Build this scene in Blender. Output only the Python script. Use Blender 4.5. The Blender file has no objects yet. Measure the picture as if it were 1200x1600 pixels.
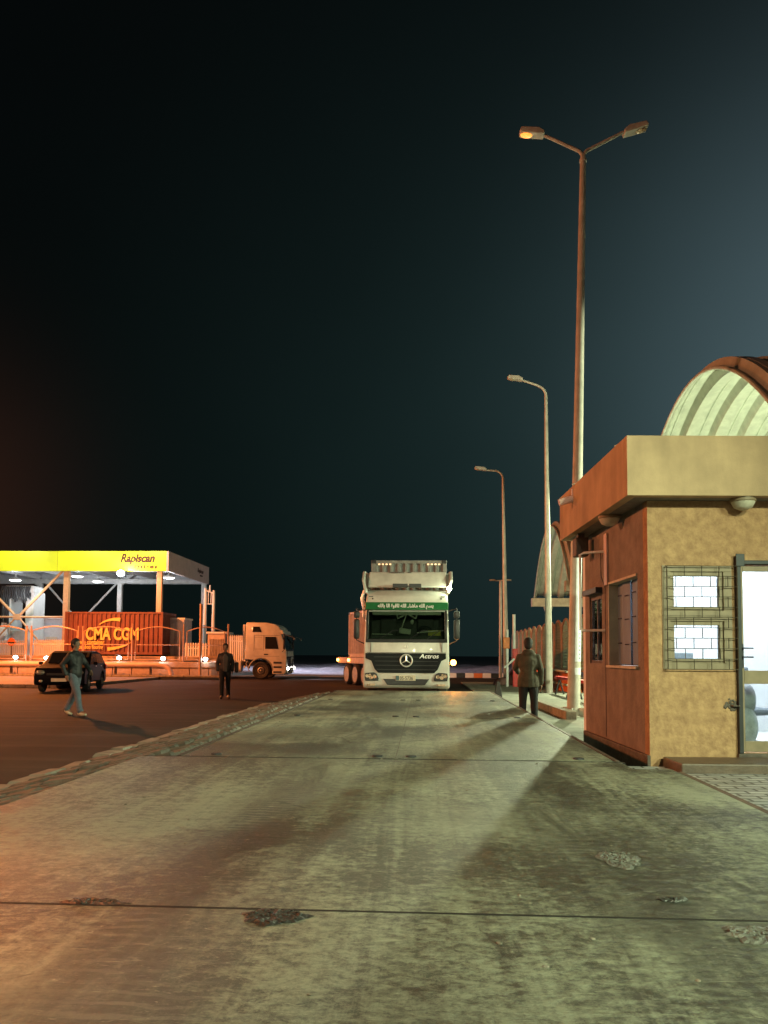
import bpy, bmesh, math, random
from mathutils import Vector, Matrix
from math import radians as rad, sin, cos, pi
random.seed(7)
S = bpy.context.scene
C = S.collection
# ------------------------------------------------------------------ camera
CAM_R = Matrix.Rotation(rad(2.977), 3, 'Z') @ Matrix.Rotation(rad(93.177), 3, 'X') @ Matrix.Rotation(rad(.4), 3, 'Z')
CAM = Vector((0, 0, 1.45))
cd = bpy.data.cameras.new('camera'); co = bpy.data.objects.new('camera', cd); C.objects.link(co)
co.matrix_world = Matrix.Translation(CAM) @ CAM_R.to_4x4()
cd.lens = 27; cd.sensor_width = 36; cd.shift_y = 156 / 1600; cd.clip_end = 2000; cd.clip_start = .05
S.camera = co

def _ray(px, py): return CAM_R @ Vector(((px - 600) / 1200, -(py - 956) / 1200, -1))
def at(px, py, Y):
    d = _ray(px, py); return CAM + d * (Y / d.y)
def gp(px, py, z=0.0):
    d = _ray(px, py); return CAM + d * ((z - CAM.z) / d.z)
def aX(px, Y, py=1023): return at(px, py, Y).x

# ------------------------------------------------------------------ view, world
S.view_settings.view_transform = 'Standard'; S.view_settings.look = 'None'
S.view_settings.exposure = 0; S.view_settings.gamma = 1
S.cycles.use_denoising = True
S.cycles.max_bounces = 6; S.cycles.diffuse_bounces = 3; S.cycles.glossy_bounces = 3; S.cycles.transparent_max_bounces = 12
S.cycles.sample_clamp_indirect = 4; S.cycles.sample_clamp_direct = 0
S.cycles.blur_glossy = .5
S.cycles.caustics_reflective = False; S.cycles.caustics_refractive = False
W = bpy.data.worlds.new('World'); S.world = W; W.use_nodes = True
nt = W.node_tree; nt.nodes.clear()
out = nt.nodes.new('ShaderNodeOutputWorld'); bg = nt.nodes.new('ShaderNodeBackground'); nt.links.new(bg.outputs[0], out.inputs[0])
bg.inputs[1].default_value = 1
sky = nt.nodes.new('ShaderNodeTexSky'); sky.sky_type = 'NISHITA'; sky.sun_disc = False; sky.sun_elevation = rad(-12); sky.sun_rotation = rad(200)
tc = nt.nodes.new('ShaderNodeTexCoord')
def wmath(op, a, b=None, v=None):
    n = nt.nodes.new('ShaderNodeMath'); n.operation = op
    nt.links.new(a, n.inputs[0])
    if b is not None: nt.links.new(b, n.inputs[1])
    elif v is not None: n.inputs[1].default_value = v
    return n.outputs[0]
def glow(direction, power, colour):
    d = nt.nodes.new('ShaderNodeVectorMath'); d.operation = 'DOT_PRODUCT'
    nt.links.new(tc.outputs['Generated'], d.inputs[0]); d.inputs[1].default_value = Vector(direction).normalized()
    m = wmath('MAXIMUM', d.outputs['Value'], v=0.0)
    p = wmath('POWER', m, v=power)
    s = nt.nodes.new('ShaderNodeVectorMath'); s.operation = 'SCALE'
    s.inputs[0].default_value = colour; nt.links.new(p, s.inputs['Scale'])
    return s.outputs[0]
def vadd(a, b):
    n = nt.nodes.new('ShaderNodeVectorMath'); n.operation = 'ADD'
    nt.links.new(a, n.inputs[0])
    if isinstance(b, tuple): n.inputs[1].default_value = b
    else: nt.links.new(b, n.inputs[1])
    return n.outputs[0]
# light-polluted night sky: a teal glow over the lit yard on the right, a faint haze low over the road, rust glow on the left
g = glow(_ray(1440, 560), 28, (.060, .090, .105))
g = vadd(g, glow(_ray(1040, 740), 13, (.009, .020, .020)))
g = vadd(g, glow(_ray(-160, 780), 90, (.024, .007, .003)))
g = vadd(g, glow(_ray(620, 980), 9, (.0016, .0046, .0040)))
g = vadd(g, (.0014, .0021, .0022))
sks = nt.nodes.new('ShaderNodeVectorMath'); sks.operation = 'SCALE'; nt.links.new(sky.outputs[0], sks.inputs[0]); sks.inputs['Scale'].default_value = .05
nz = nt.nodes.new('ShaderNodeTexNoise'); nz.inputs['Scale'].default_value = 2.2; nz.inputs['Detail'].default_value = 3
nt.links.new(tc.outputs['Generated'], nz.inputs['Vector'])
nm = nt.nodes.new('ShaderNodeMapRange'); nt.links.new(nz.outputs['Fac'], nm.inputs['Value']); nm.inputs['To Min'].default_value = .72; nm.inputs['To Max'].default_value = 1.28
sc_ = nt.nodes.new('ShaderNodeVectorMath'); sc_.operation = 'SCALE'; nt.links.new(g, sc_.inputs[0]); nt.links.new(nm.outputs[0], sc_.inputs['Scale'])
nt.links.new(vadd(sc_.outputs[0], sks.outputs[0]), bg.inputs[0])

# ------------------------------------------------------------------ lamps
SOD = (1.0, .35, .12); GRN = (.90, 1.0, .52); WHT = (.85, .93, 1.0); YEL = (1.0, .80, .40)
def lamp(name, loc, power, colour, radius=.15, kind='POINT', aim=None, angle=120, blend=.5, size=None):
    l = bpy.data.lights.new(name, kind); l.energy = power; l.color = colour
    if kind == 'AREA': l.size = size or radius
    else: l.shadow_soft_size = radius
    if kind == 'SPOT': l.spot_size = rad(angle); l.spot_blend = blend
    o = bpy.data.objects.new(name, l); C.objects.link(o); o.location = loc
    if aim is not None: o.rotation_euler = (Vector(aim) - Vector(loc)).to_track_quat('-Z', 'Y').to_euler()
    return o
lamp('yard_floodlight_behind', (5.6, -8, 8.0), 7600, (.88, 1.0, .58), .22, 'SPOT', (4.4, 6.4, .5), 44, .4)
lamp('yard_floodlight_right', (9.5, -2.5, 6.5), 9000, (.79, 1.0, .64), .3, 'SPOT', (2.0, 4.0, .4), 66, .8)
lamp('added_sodium_left', (-26, 8, 9.5), 16000, (1, .34, .14), .4)  # unseen sodium lamp added to light poles and kiosk side evenly
lamp('added_lorry_spot', (1.0, -12, 7.0), 7000, (1.0, .95, .62), .25, 'SPOT', (-.3, 22, 2.4), 13, .7)  # narrow extra spot added to light the lorry front
lamp('added_fill_behind', (-2.5, -14, 8.0), 650, (1.0, .98, .74), .5)  # unseen fill lamp added to lift the lorry, window reveal and slab
lamp('canopy_floodlight', (7.8, 31.5, 6.6), 7600, (.88, 1.0, .62), .14, 'SPOT', (1.0, 13, .0), 100, .4)
lamp('vault_lamp_near', (11.5, 16.5, 4.6), 6500, (.86, 1.0, .62), .3)
lamp('vault_lamp_far', (10.5, 43, 5.2), 1300, (.95, 1.0, .60), .3)
lamp('sodium_lamp_left', (-23.5, 37, 9.2), 23000, (1, .25, .055), .25, 'SPOT', (-15, 37.5, 0), 156, .75)
lamp('corner_flare_spot', (-7.5, .5, 5.5), 8000, (1.0, .20, .05), .3, 'SPOT', (-2.95, 2.3, .4), 28, 1.0)  # unseen spot added to stand for the orange flare at lower left
lamp('rubble_floodlight', (-12, 58, 7), 6500, (.72, .75, 1.0), .4, 'SPOT', (-3, 68, 0), 150, .6)

# ------------------------------------------------------------------ materials
def mat(name, col, rough=.6, metal=0., var=.25, scale=6., bump=0., bscale=40., streak=0., spec=.5, col2=None, emit=None, emit_s=0., alpha=None, coat=0., stretch=None, rvar=0.):
    m = bpy.data.materials.new(name); m.use_nodes = True; t = m.node_tree; p = t.nodes['Principled BSDF']
    p.inputs['Roughness'].default_value = rough; p.inputs['Metallic'].default_value = metal
    p.inputs['Specular IOR Level'].default_value = spec; p.inputs['Coat Weight'].default_value = coat
    if emit: p.inputs['Emission Color'].default_value = (*emit, 1); p.inputs['Emission Strength'].default_value = emit_s
    tcn = t.nodes.new('ShaderNodeTexCoord'); mp = t.nodes.new('ShaderNodeMapping'); t.links.new(tcn.outputs['Object'], mp.inputs[0])
    if stretch: mp.inputs['Scale'].default_value = stretch
    c2 = col2 or tuple(c * (1 - var) * .9 for c in col)
    n = t.nodes.new('ShaderNodeTexNoise'); n.inputs['Scale'].default_value = scale; n.inputs['Detail'].default_value = 6; n.inputs['Roughness'].default_value = .62
    t.links.new(mp.outputs[0], n.inputs['Vector'])
    r = t.nodes.new('ShaderNodeValToRGB'); r.color_ramp.elements[0].position = .3; r.color_ramp.elements[1].position = .68
    r.color_ramp.elements[0].color = (*c2, 1); r.color_ramp.elements[1].color = (*col, 1)
    t.links.new(n.outputs['Fac'], r.inputs[0]); cur = r.outputs[0]
    if streak:
        mp2 = t.nodes.new('ShaderNodeMapping'); t.links.new(tcn.outputs['Object'], mp2.inputs[0]); mp2.inputs['Scale'].default_value = (2.6, 2.6, .40)
        n2 = t.nodes.new('ShaderNodeTexNoise'); n2.inputs['Scale'].default_value = 1.7; n2.inputs['Detail'].default_value = 5
        t.links.new(mp2.outputs[0], n2.inputs['Vector'])
        r2 = t.nodes.new('ShaderNodeMapRange'); r2.inputs['From Min'].default_value = .35; r2.inputs['From Max'].default_value = .62
        r2.inputs['To Min'].default_value = 1 - streak; r2.inputs['To Max'].default_value = 1
        t.links.new(n2.outputs['Fac'], r2.inputs['Value'])
        mx = t.nodes.new('ShaderNodeMix'); mx.data_type = 'RGBA'; mx.blend_type = 'MULTIPLY'; mx.inputs['Factor'].default_value = 1
        t.links.new(cur, mx.inputs['A']); t.links.new(r2.outputs[0], mx.inputs['B']); cur = mx.outputs['Result']
    t.links.new(cur, p.inputs['Base Color'])
    if rvar:
        rr = t.nodes.new('ShaderNodeMapRange'); rr.inputs['To Min'].default_value = rough - rvar; rr.inputs['To Max'].default_value = rough + rvar
        t.links.new(n.outputs['Fac'], rr.inputs['Value']); t.links.new(rr.outputs[0], p.inputs['Roughness'])
    if bump:
        nb = t.nodes.new('ShaderNodeTexNoise'); nb.inputs['Scale'].default_value = bscale; nb.inputs['Detail'].default_value = 5
        t.links.new(mp.outputs[0], nb.inputs['Vector'])
        b = t.nodes.new('ShaderNodeBump'); b.inputs['Strength'].default_value = bump; b.inputs['Distance'].default_value = .02
        t.links.new(nb.outputs['Fac'], b.inputs['Height']); t.links.new(b.outputs[0], p.inputs['Normal'])
    if alpha is not None: p.inputs['Alpha'].default_value = alpha
    return m
def glass(name, tint=(.9, .95, .95), see=.8):
    m = bpy.data.materials.new(name); m.use_nodes = True; t = m.node_tree; t.nodes.clear()
    o = t.nodes.new('ShaderNodeOutputMaterial'); mx = t.nodes.new('ShaderNodeMixShader'); tr = t.nodes.new('ShaderNodeBsdfTransparent'); gl = t.nodes.new('ShaderNodeBsdfGlossy')
    tr.inputs[0].default_value = (*[c * see for c in tint], 1); gl.inputs['Roughness'].default_value = .04; gl.inputs[0].default_value = (.9, .9, .9, 1)
    fr = t.nodes.new('ShaderNodeFresnel'); fr.inputs['IOR'].default_value = 1.5
    t.links.new(fr.outputs[0], mx.inputs[0]); t.links.new(tr.outputs[0], mx.inputs[1]); t.links.new(gl.outputs[0], mx.inputs[2]); t.links.new(mx.outputs[0], o.inputs[0])
    return m
def emis(name, col, s): return mat(name, (.8, .8, .8), .4, emit=col, emit_s=s)

def floor_mat(name, base, dark, kind):
    """kind: 'slab' stained worn concrete, 'road' asphalt, 'brick' setts"""
    m = bpy.data.materials.new(name); m.use_nodes = True; t = m.node_tree; p = t.nodes['Principled BSDF']; L = t.links
    geo = t.nodes.new('ShaderNodeNewGeometry')
    def mapping(s, rz=0):
        n = t.nodes.new('ShaderNodeMapping'); L.new(geo.outputs['Position'], n.inputs[0]); n.inputs['Scale'].default_value = s; n.inputs['Rotation'].default_value = (0, 0, rz); return n.outputs[0]
    def noise(v, sc, det=6, rough=.6, dist=0):
        n = t.nodes.new('ShaderNodeTexNoise'); L.new(v, n.inputs['Vector']); n.inputs['Scale'].default_value = sc; n.inputs['Detail'].default_value = det; n.inputs['Roughness'].default_value = rough; n.inputs['Distortion'].default_value = dist; return n.outputs['Fac']
    def rng(v, a, b, c, d):
        n = t.nodes.new('ShaderNodeMapRange'); L.new(v, n.inputs['Value'])
        for k, x in zip(('From Min', 'From Max', 'To Min', 'To Max'), (a, b, c, d)): n.inputs[k].default_value = x
        return n.outputs[0]
    def mul(a, b, op='MULTIPLY'):
        n = t.nodes.new('ShaderNodeMath'); n.operation = op; L.new(a, n.inputs[0])
        if isinstance(b, (int, float)): n.inputs[1].default_value = b
        else: L.new(b, n.inputs[1])
        return n.outputs[0]
    iso = mapping((1, 1, 1))
    def mixc(f, a, b):
        n = t.nodes.new('ShaderNodeMix'); n.data_type = 'RGBA'; L.new(f, n.inputs['Factor'])
        for k, x in (('A', a), ('B', b)):
            if isinstance(x, tuple): n.inputs[k].default_value = (*x, 1)
            else: L.new(x, n.inputs[k])
        return n.outputs['Result']
    if kind == 'slab':
        big = rng(noise(iso, .55, 5, .6, .4), .36, .66, 0, 1)
        mid = rng(noise(mapping((1, 1.4, 1)), 11, 10, .88, .4), .38, .64, 0, 1)
        long_ = rng(noise(mapping((4.0, .22, 1), .03), 1.1, 7, .7, 1.0), .42, .62, 0, 1)   # tyre drag along the lane
        cross = rng(noise(mapping((1.3, 4, 1), .12), 2.6, 7, .75, 1.4), .40, .62, 0, 1)            # scrape marks across
        fine = rng(noise(iso, 26, 7, .75), .3, .7, 0, 1)
        v = mul(mul(mul(mul(big, .30), mul(mid, .28), 'ADD'), mul(long_, .12), 'ADD'), mul(mul(cross, .08), mul(fine, .22), 'ADD'), 'ADD')
        msk = rng(noise(iso, .45, 4, .6, .5), .36, .58, .45, 1)
        f = rng(mul(mul(mul(v, .55, 'SUBTRACT'), msk), .55, 'ADD'), .40, .62, 0, 1)
        sx = t.nodes.new('ShaderNodeSeparateXYZ'); L.new(geo.outputs['Position'], sx.inputs[0])
        wob = mul(rng(noise(mapping((.5, .25, 1)), 1.0, 3), 0, 1, -.35, .35), sx.outputs['X'], 'ADD')
        tk = mul(mul(wob, .04, 'SUBTRACT'), 1.0, 'MULTIPLY'); tk = mul(tk, 0.0, 'ADD')
        ab = t.nodes.new('ShaderNodeMath'); ab.operation = 'ABSOLUTE'; L.new(tk, ab.inputs[0])
        dd = mul(ab.outputs[0], .98, 'SUBTRACT'); ab2 = t.nodes.new('ShaderNodeMath'); ab2.operation = 'ABSOLUTE'; L.new(dd, ab2.inputs[0])
        track = rng(ab2.outputs[0], .10, .42, 1, 0)
        track = mul(track, rng(noise(mapping((2.5, .5, 1)), 1.6, 7, .7, .8), .35, .62, 0, .75))
        grime = rng(noise(mapping((1, 1.6, 1), .1), 4.5, 9, .80, .5), .52, .68, 0, .5)
        c = mixc(f, dark, base)
        wv = t.nodes.new('ShaderNodeTexWave'); wv.wave_type = 'BANDS'; wv.bands_direction = 'Y'; L.new(iso, wv.inputs['Vector'])
        wv.inputs['Scale'].default_value = 4.2; wv.inputs['Distortion'].default_value = 6; wv.inputs['Detail'].default_value = 4
        cleat = mul(rng(wv.outputs['Fac'], .6, .85, 0, .32), mul(track, rng(noise(iso, 1.3, 4), .48, .62, 0, 1)))
        vo = t.nodes.new('ShaderNodeTexVoronoi'); vo.feature = 'DISTANCE_TO_EDGE'; L.new(mapping((1, 1, 1), .4), vo.inputs['Vector']); vo.inputs['Scale'].default_value = .42; vo.inputs['Randomness'].default_value = 1
        crk = mul(rng(mul(vo.outputs['Distance'], rng(noise(iso, 9, 4), 0, 1, -.015, .015), 'ADD'), .0, .007, 1, 0), rng(noise(iso, .7, 2), .52, .60, 0, .8))
        c = mixc(track, c, tuple(x * .55 for x in dark)); c = mixc(grime, c, tuple(x * 1.05 for x in dark))
        fl = rng(noise(mapping((1, 3.5, 1), .25), 14, 5, .7, 1.5), .60, .70, 0, .6); c = mixc(fl, c, tuple(min(1, x * 1.45) for x in base))
        c = mixc(cleat, c, tuple(min(1, x * 1.2) for x in base)); c = mixc(crk, c, tuple(x * .3 for x in dark))
        # pale dusty scuffs and dark oil drips
        spots = rng(noise(iso, 9, 3, .5, 1.2), .66, .74, 0, .55)
        c = mixc(spots, c, tuple(x * .35 for x in dark))
        sc2 = rng(noise(mapping((1, 5, 1), .3), 5.0, 4, .6, .8), .66, .76, 0, .5)
        c = mixc(sc2, c, tuple(min(1, x * 1.5) for x in base))
        L.new(rng(v, .2, .8, .38, .66), p.inputs['Roughness'])
        h = mul(mul(noise(iso, 60, 6, .7), .35), mul(mul(cross, .35), mul(mid, .35), 'ADD'), 'ADD')
        bs, bd = .8, .016
    elif kind == 'road':
        f = rng(noise(iso, .35, 6, .62, .3), .35, .68, 0, 1); g2 = rng(noise(iso, 45, 4, .8), .3, .72, 0, 1)
        f2 = mul(mul(f, .6), mul(g2, .4), 'ADD')
        c = mixc(f2, dark, base)
        tr = rng(noise(mapping((.14, 2.5, 1), -.25), 1.1, 5, .6, .2), .5, .66, 0, .4)
        c = mixc(tr, c, tuple(x * 1.5 for x in base))
        p.inputs['Roughness'].default_value = .8; p.inputs['Specular IOR Level'].default_value = .12
        h = noise(iso, 70, 5, .8); bs, bd = .8, .015
    else:
        b = t.nodes.new('ShaderNodeTexBrick'); L.new(iso, b.inputs['Vector']); b.inputs['Scale'].default_value = 1
        b.inputs['Brick Width'].default_value = .26; b.inputs['Row Height'].default_value = .13; b.inputs['Mortar Size'].default_value = .016; b.inputs['Mortar Smooth'].default_value = .3
        b.inputs['Color1'].default_value = (*base, 1); b.inputs['Color2'].default_value = (*[x * .6 for x in base], 1); b.inputs['Mortar'].default_value = (*dark, 1)
        gr = rng(noise(iso, 2.5, 6, .7), .42, .68, 0, .6)
        c = mixc(gr, b.outputs['Color'], dark)
        p.inputs['Roughness'].default_value = .6
        h = mul(mul(b.outputs['Fac'], -.8), mul(noise(iso, 40, 5, .7), .4), 'ADD'); bs, bd = .9, .02
    L.new(c, p.inputs['Base Color'])
    bp = t.nodes.new('ShaderNodeBump'); bp.inputs['Strength'].default_value = bs; bp.inputs['Distance'].default_value = bd
    L.new(h, bp.inputs['Height']); L.new(bp.outputs[0], p.inputs['Normal'])
    return m

M = {}
M['deck'] = floor_mat('worn_concrete', (.315, .34, .25), (.042, .047, .035), 'slab')
M['road'] = floor_mat('asphalt', (.060, .046, .038), (.026, .021, .019), 'road')
M['brick'] = floor_mat('grey_setts', (.50, .50, .50), (.09, .085, .075), 'brick')
M['brick_red'] = floor_mat('brown_setts', (.25, .20, .155), (.05, .04, .03), 'brick')
M['yard'] = mat('yard_concrete', (.30, .29, .23), .8, var=.55, scale=2.5, bump=.5, bscale=30)
M['kerb'] = mat('kerb_stone', (.32, .275, .215), .8, var=.5, scale=5, bump=.5, bscale=25)
M['joint'] = mat('dark_joint', (.015, .013, .011), .9)
M['steel_edge'] = mat('rusty_steel', (.13, .10, .08), .6, .4, var=.5, scale=9, bump=.3)
M['stucco'] = mat('mottled_stucco', (.48, .285, .145), .85, var=.36, scale=9, bump=1.0, bscale=16, col2=(.27, .145, .075))
M['stucco_smooth'] = mat('painted_parapet', (.58, .39, .235), .8, var=.25, scale=1.6, bump=.18, bscale=60, streak=.16)
M['soffit'] = mat('soffit_grey', (.22, .20, .18), .85, var=.3, bump=.2)
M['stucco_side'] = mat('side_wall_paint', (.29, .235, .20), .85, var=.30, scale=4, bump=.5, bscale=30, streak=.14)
M['alu'] = mat('tan_aluminium', (.27, .20, .125), .55, .0, var=.2)
M['dark_metal'] = mat('dark_metal', (.035, .036, .04), .5, .4, var=.3)
M['grille'] = mat('grille_rods', (.10, .075, .05), .55, .5, var=.4)
M['white'] = mat('white_paint', (.78, .78, .76), .5, var=.06, scale=2)
M['room'] = mat('room_wall', (.85, .86, .88), .7, var=.04)
M['glass'] = glass('clear_glass')
M['glass_dark'] = glass('windscreen_glass', (.8, .9, .84), .85)
M['blind'] = mat('blue_grey_blind', (.17, .26, .38), .6, var=.35, scale=3, bump=.2, stretch=(1, 1, .3))
M['cream'] = mat('cream_reveal', (.62, .57, .46), .7, var=.2, bump=.2)
M['pole'] = mat('galvanised_pole', (.66, .60, .53), .55, .0, var=.3, scale=3, bump=.15, streak=.2)
M['vault'] = mat('vault_sheet', (.56, .58, .50), .45, .15, var=.14, scale=3, streak=.14, bump=.1, bscale=8)
M['beam'] = mat('cream_beam', (.50, .47, .36), .6, var=.25, scale=4)
M['mesh'] = mat('fence_mesh', (.24, .26, .17), .6, .2, var=.35, scale=12)
M['fence_frame'] = mat('fence_frame', (.48, .30, .19), .5, .2, var=.2)
M['orange'] = mat('orange_plastic', (.75, .20, .04), .5, var=.3)
M['red'] = mat('red_paint', (.65, .012, .008), .45, var=.2)
M['truck_white'] = mat('truck_paint', (.66, .65, .60), .38, var=.14, scale=2.5, coat=.3, streak=.08)
M['plastic'] = mat('black_plastic', (.022, .023, .025), .45, var=.3)
M['grille_grey'] = mat('grille_slats', (.012, .014, .016), .6, .0, var=.2, spec=.15)
M['tyre'] = mat('tyre_rubber', (.028, .026, .025), .8, var=.3, bump=.4)
M['rim'] = mat('wheel_rim', (.42, .40, .38), .5, .4, var=.3)
M['chrome'] = mat('chrome', (.80, .80, .78), .35, .55, var=.05)
M['green'] = mat('green_visor', (.015, .14, .045), .4, var=.15)
M['lens'] = mat('lamp_lens', (.80, .62, .45), .25, .35, var=.6, scale=16)
M['interior'] = mat('cab_interior', (.11, .105, .09), .8, var=.3)
M['container_grey'] = mat('grey_container', (.26, .26, .25), .55, .1, var=.25, streak=.2)
M['container_red'] = mat('rust_red_container', (.22, .07, .05), .55, var=.3, scale=3, streak=.25)
M['container_pink'] = mat('pale_container', (.50, .42, .42), .6, var=.2, streak=.2)
M['yellow'] = mat('yellow_fascia', (.80, .82, .02), .45, var=.05, scale=1)
M['fascia'] = mat('pale_fascia', (.66, .47, .42), .5, var=.12, scale=2)
M['post_sodium_tint'] = mat('sodium_tinted_post', (.72, .36, .16), .5, var=.15)  # sodium light's orange put into the colour of front posts and braces
M['canopy_steel'] = mat('canopy_steel', (.60, .58, .56), .5, .1, var=.15)
M['roof_under'] = mat('roof_underside', (.60, .60, .60), .6, var=.15)
M['logo_brown'] = mat('logo_brown', (.045, .010, .003), .5)
M['logo_yellow'] = mat('logo_yellow', (.85, .62, .16), .5, var=.1)
M['block'] = mat('block_wall', (.42, .30, .20), .8, var=.3, bump=.3)
M['sand'] = mat('pale_rubble', (.42, .40, .40), .9, var=.55, scale=3, bump=.9, bscale=9)
M['car'] = mat('black_car_paint', (.006, .006, .009), .5, 0, var=.2, spec=.06)
M['plate'] = mat('number_plate', (.62, .55, .42), .5, var=.1)
M['skin'] = mat('skin', (.30, .17, .11), .5, var=.15)
M['hair'] = mat('black_hair', (.012, .01, .009), .7)
M['jacket_black'] = mat('black_jacket', (.028, .028, .030), .6, var=.4, scale=9, bump=.5, bscale=14)
M['jacket_olive'] = mat('olive_parka', (.085, .072, .045), .8, var=.4, scale=7, bump=.6, bscale=12)
M['sweater'] = mat('grey_sweater', (.13, .11, .10), .9, var=.3, bump=.4)
M['jeans'] = mat('grey_blue_jeans', (.15, .175, .22), .85, var=.35, scale=9, bump=.4)
M['trousers'] = mat('black_trousers', (.016, .016, .018), .8, var=.3, bump=.4)
M['shoe_light'] = mat('pale_shoe', (.62, .58, .42), .6)
M['shoe'] = mat('dark_shoe', (.03, .025, .02), .5)
M['amber'] = emis('amber_lamp', (1.0, .30, .04), 30)
M['amber_dim'] = emis('amber_marker', (1.0, .55, .22), 1.2)
M['sodium'] = emis('sodium_glow', (1.0, .27, .02), 1.9)
M['white_glow'] = emis('white_glow', (.9, .95, 1.0), 28)
M['flood_glow'] = emis('flood_glow', (.85, 1.0, .7), 22)
M['headlamp'] = emis('headlamp_glow', (1.0, .93, .85), 26)
M['tube'] = emis('light_tube', (1, 1, 1), 6)
M['strip_white'] = mat('white_strip', (.85, .88, .97), .5, var=.08)
M['stones'] = mat('wet_gravel', (.06, .058, .052), .4, var=.6, scale=30, bump=.6, bscale=60)
M['stones_pale'] = mat('broken_concrete', (.19, .185, .16), .5, var=.6, scale=20, bump=.8, bscale=50)
M['yellow_sign'] = mat('yellow_card', (.62, .50, .06), .6)
M['booth_white'] = mat('booth_white', (.52, .52, .56), .5, var=.15)
M['booth_orange'] = mat('cabinet_panel', (.58, .46, .36), .6, var=.2)

# ------------------------------------------------------------------ mesh helpers
class MB:
    def __init__(s): s.bm = bmesh.new()
    def _xf(s, vs, rot, loc):
        if rot is not None: bmesh.ops.transform(s.bm, matrix=rot.to_4x4(), verts=vs)
        bmesh.ops.translate(s.bm, verts=vs, vec=loc)
    def box(s, c, size, rot=None, bev=0.0, seg=2):
        r = bmesh.ops.create_cube(s.bm, size=1); vs = r['verts']
        bmesh.ops.scale(s.bm, verts=vs, vec=size)
        if bev:
            es = list({e for v in vs for e in v.link_edges})
            rb = bmesh.ops.bevel(s.bm, geom=es, offset=min(bev, .45 * min(size)), segments=seg, profile=.5, affect='EDGES')
            vs = list({v for f in rb['faces'] for v in f.verts} | {v for v in vs if v.is_valid})
        s._xf(vs, rot, c); return s
    def lim(s, x0, x1, y0, y1, z0, z1, bev=0.): return s.box(((x0 + x1) / 2, (y0 + y1) / 2, (z0 + z1) / 2), (abs(x1 - x0), abs(y1 - y0), abs(z1 - z0)), bev=bev)
    def tube(s, pts, rs, n=10, cap=True):
        pts = [Vector(p) for p in pts]
        if not hasattr(rs, '__len__'): rs = [rs] * len(pts)
        rings = []; up = None
        for i, p in enumerate(pts):
            d = (pts[min(i + 1, len(pts) - 1)] - pts[max(i - 1, 0)]).normalized()
            if up is None: up = Vector((0, 0, 1)) if abs(d.z) < .9 else Vector((1, 0, 0))
            a = d.cross(up)
            if a.length < 1e-4: a = d.cross(Vector((0, 1, 0)))
            a.normalize(); b = a.cross(d).normalized(); up = b
            rings.append([s.bm.verts.new(p + (a * cos(2 * pi * k / n) + b * sin(2 * pi * k / n)) * rs[i]) for k in range(n)])
        for i in range(len(rings) - 1):
            for k in range(n): s.bm.faces.new((rings[i][k], rings[i][(k + 1) % n], rings[i + 1][(k + 1) % n], rings[i + 1][k]))
        if cap: s.bm.faces.new(rings[0][::-1]); s.bm.faces.new(rings[-1])
        return s
    def ball(s, c, r, rot=None, u=14, v=9):
        q = bmesh.ops.create_uvsphere(s.bm, u_segments=u, v_segments=v, radius=1)['verts']
        if not hasattr(r, '__len__'): r = (r, r, r)
        bmesh.ops.scale(s.bm, verts=q, vec=r); s._xf(q, rot, c); return s
    def lathe(s, prof, c=(0, 0, 0), axis='Z', n=28):
        rings = []
        for (r, h) in prof:
            ring = []
            for k in range(n):
                a = 2 * pi * k / n; u, w = r * cos(a), r * sin(a)
                p = {'Z': (u, w, h), 'X': (h, u, w), 'Y': (u, h, w)}[axis]
                ring.append(s.bm.verts.new(Vector(p) + Vector(c)))
            rings.append(ring)
        for i in range(len(rings) - 1):
            for k in range(n): s.bm.faces.new((rings[i][k], rings[i][(k + 1) % n], rings[i + 1][(k + 1) % n], rings[i + 1][k]))
        s.bm.faces.new(rings[0][::-1]); s.bm.faces.new(rings[-1]); return s
    def prism(s, poly, lo, hi, axis='X', taper=None):
        """poly in the two other axes (in x,y,z order), extruded lo..hi along axis"""
        def P(a, b, h):
            return {'X': (h, a, b), 'Y': (a, h, b), 'Z': (a, b, h)}[axis]
        A = []; B = []
        for (a, b) in poly:
            k = taper(a, b) if taper else 1.0
            A.append(s.bm.verts.new(P(a, b, lo * k))); B.append(s.bm.verts.new(P(a, b, hi * k)))
        n = len(poly); s.bm.faces.new(A[::-1]); s.bm.faces.new(B)
        for i in range(n): s.bm.faces.new((A[i], A[(i + 1) % n], B[(i + 1) % n], B[i]))
        return s
    def sheet(s, rows):
        vs = [[s.bm.verts.new(p) for p in r] for r in rows]
        for i in range(len(vs) - 1):
            for j in range(len(vs[0]) - 1): s.bm.faces.new((vs[i][j], vs[i][j + 1], vs[i + 1][j + 1], vs[i + 1][j]))
        return s
    def build(s, name, m, parent=None, smooth=False, bevel=0., loc=None, angle=35):
        bmesh.ops.recalc_face_normals(s.bm, faces=s.bm.faces)
        me = bpy.data.meshes.new(name); s.bm.to_mesh(me); s.bm.free()
        me.materials.append(M[m] if isinstance(m, str) else m)
        o = bpy.data.objects.new(name, me); C.objects.link(o)
        if parent is not None: o.parent = parent
        if loc is not None: o.location = loc
        if bevel:
            b = o.modifiers.new('bevel', 'BEVEL'); b.width = bevel; b.segments = 3; b.limit_method = 'ANGLE'; b.angle_limit = rad(30)
            smooth = True
        if smooth: me.shade_smooth(); me.set_sharp_from_angle(angle=rad(angle))
        return o
def tag(o, label=None, cat=None, group=None, kind=None):
    if label: o['label'] = label
    if cat: o['category'] = cat
    if group: o['group'] = group
    if kind: o['kind'] = kind
    return o
def empty(name, loc, label, cat, rz=0, group=None):
    o = bpy.data.objects.new(name, None); C.objects.link(o); o.location = loc; o.rotation_euler = (0, 0, rz); o.empty_display_size = .2
    return tag(o, label, cat, group)
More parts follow.
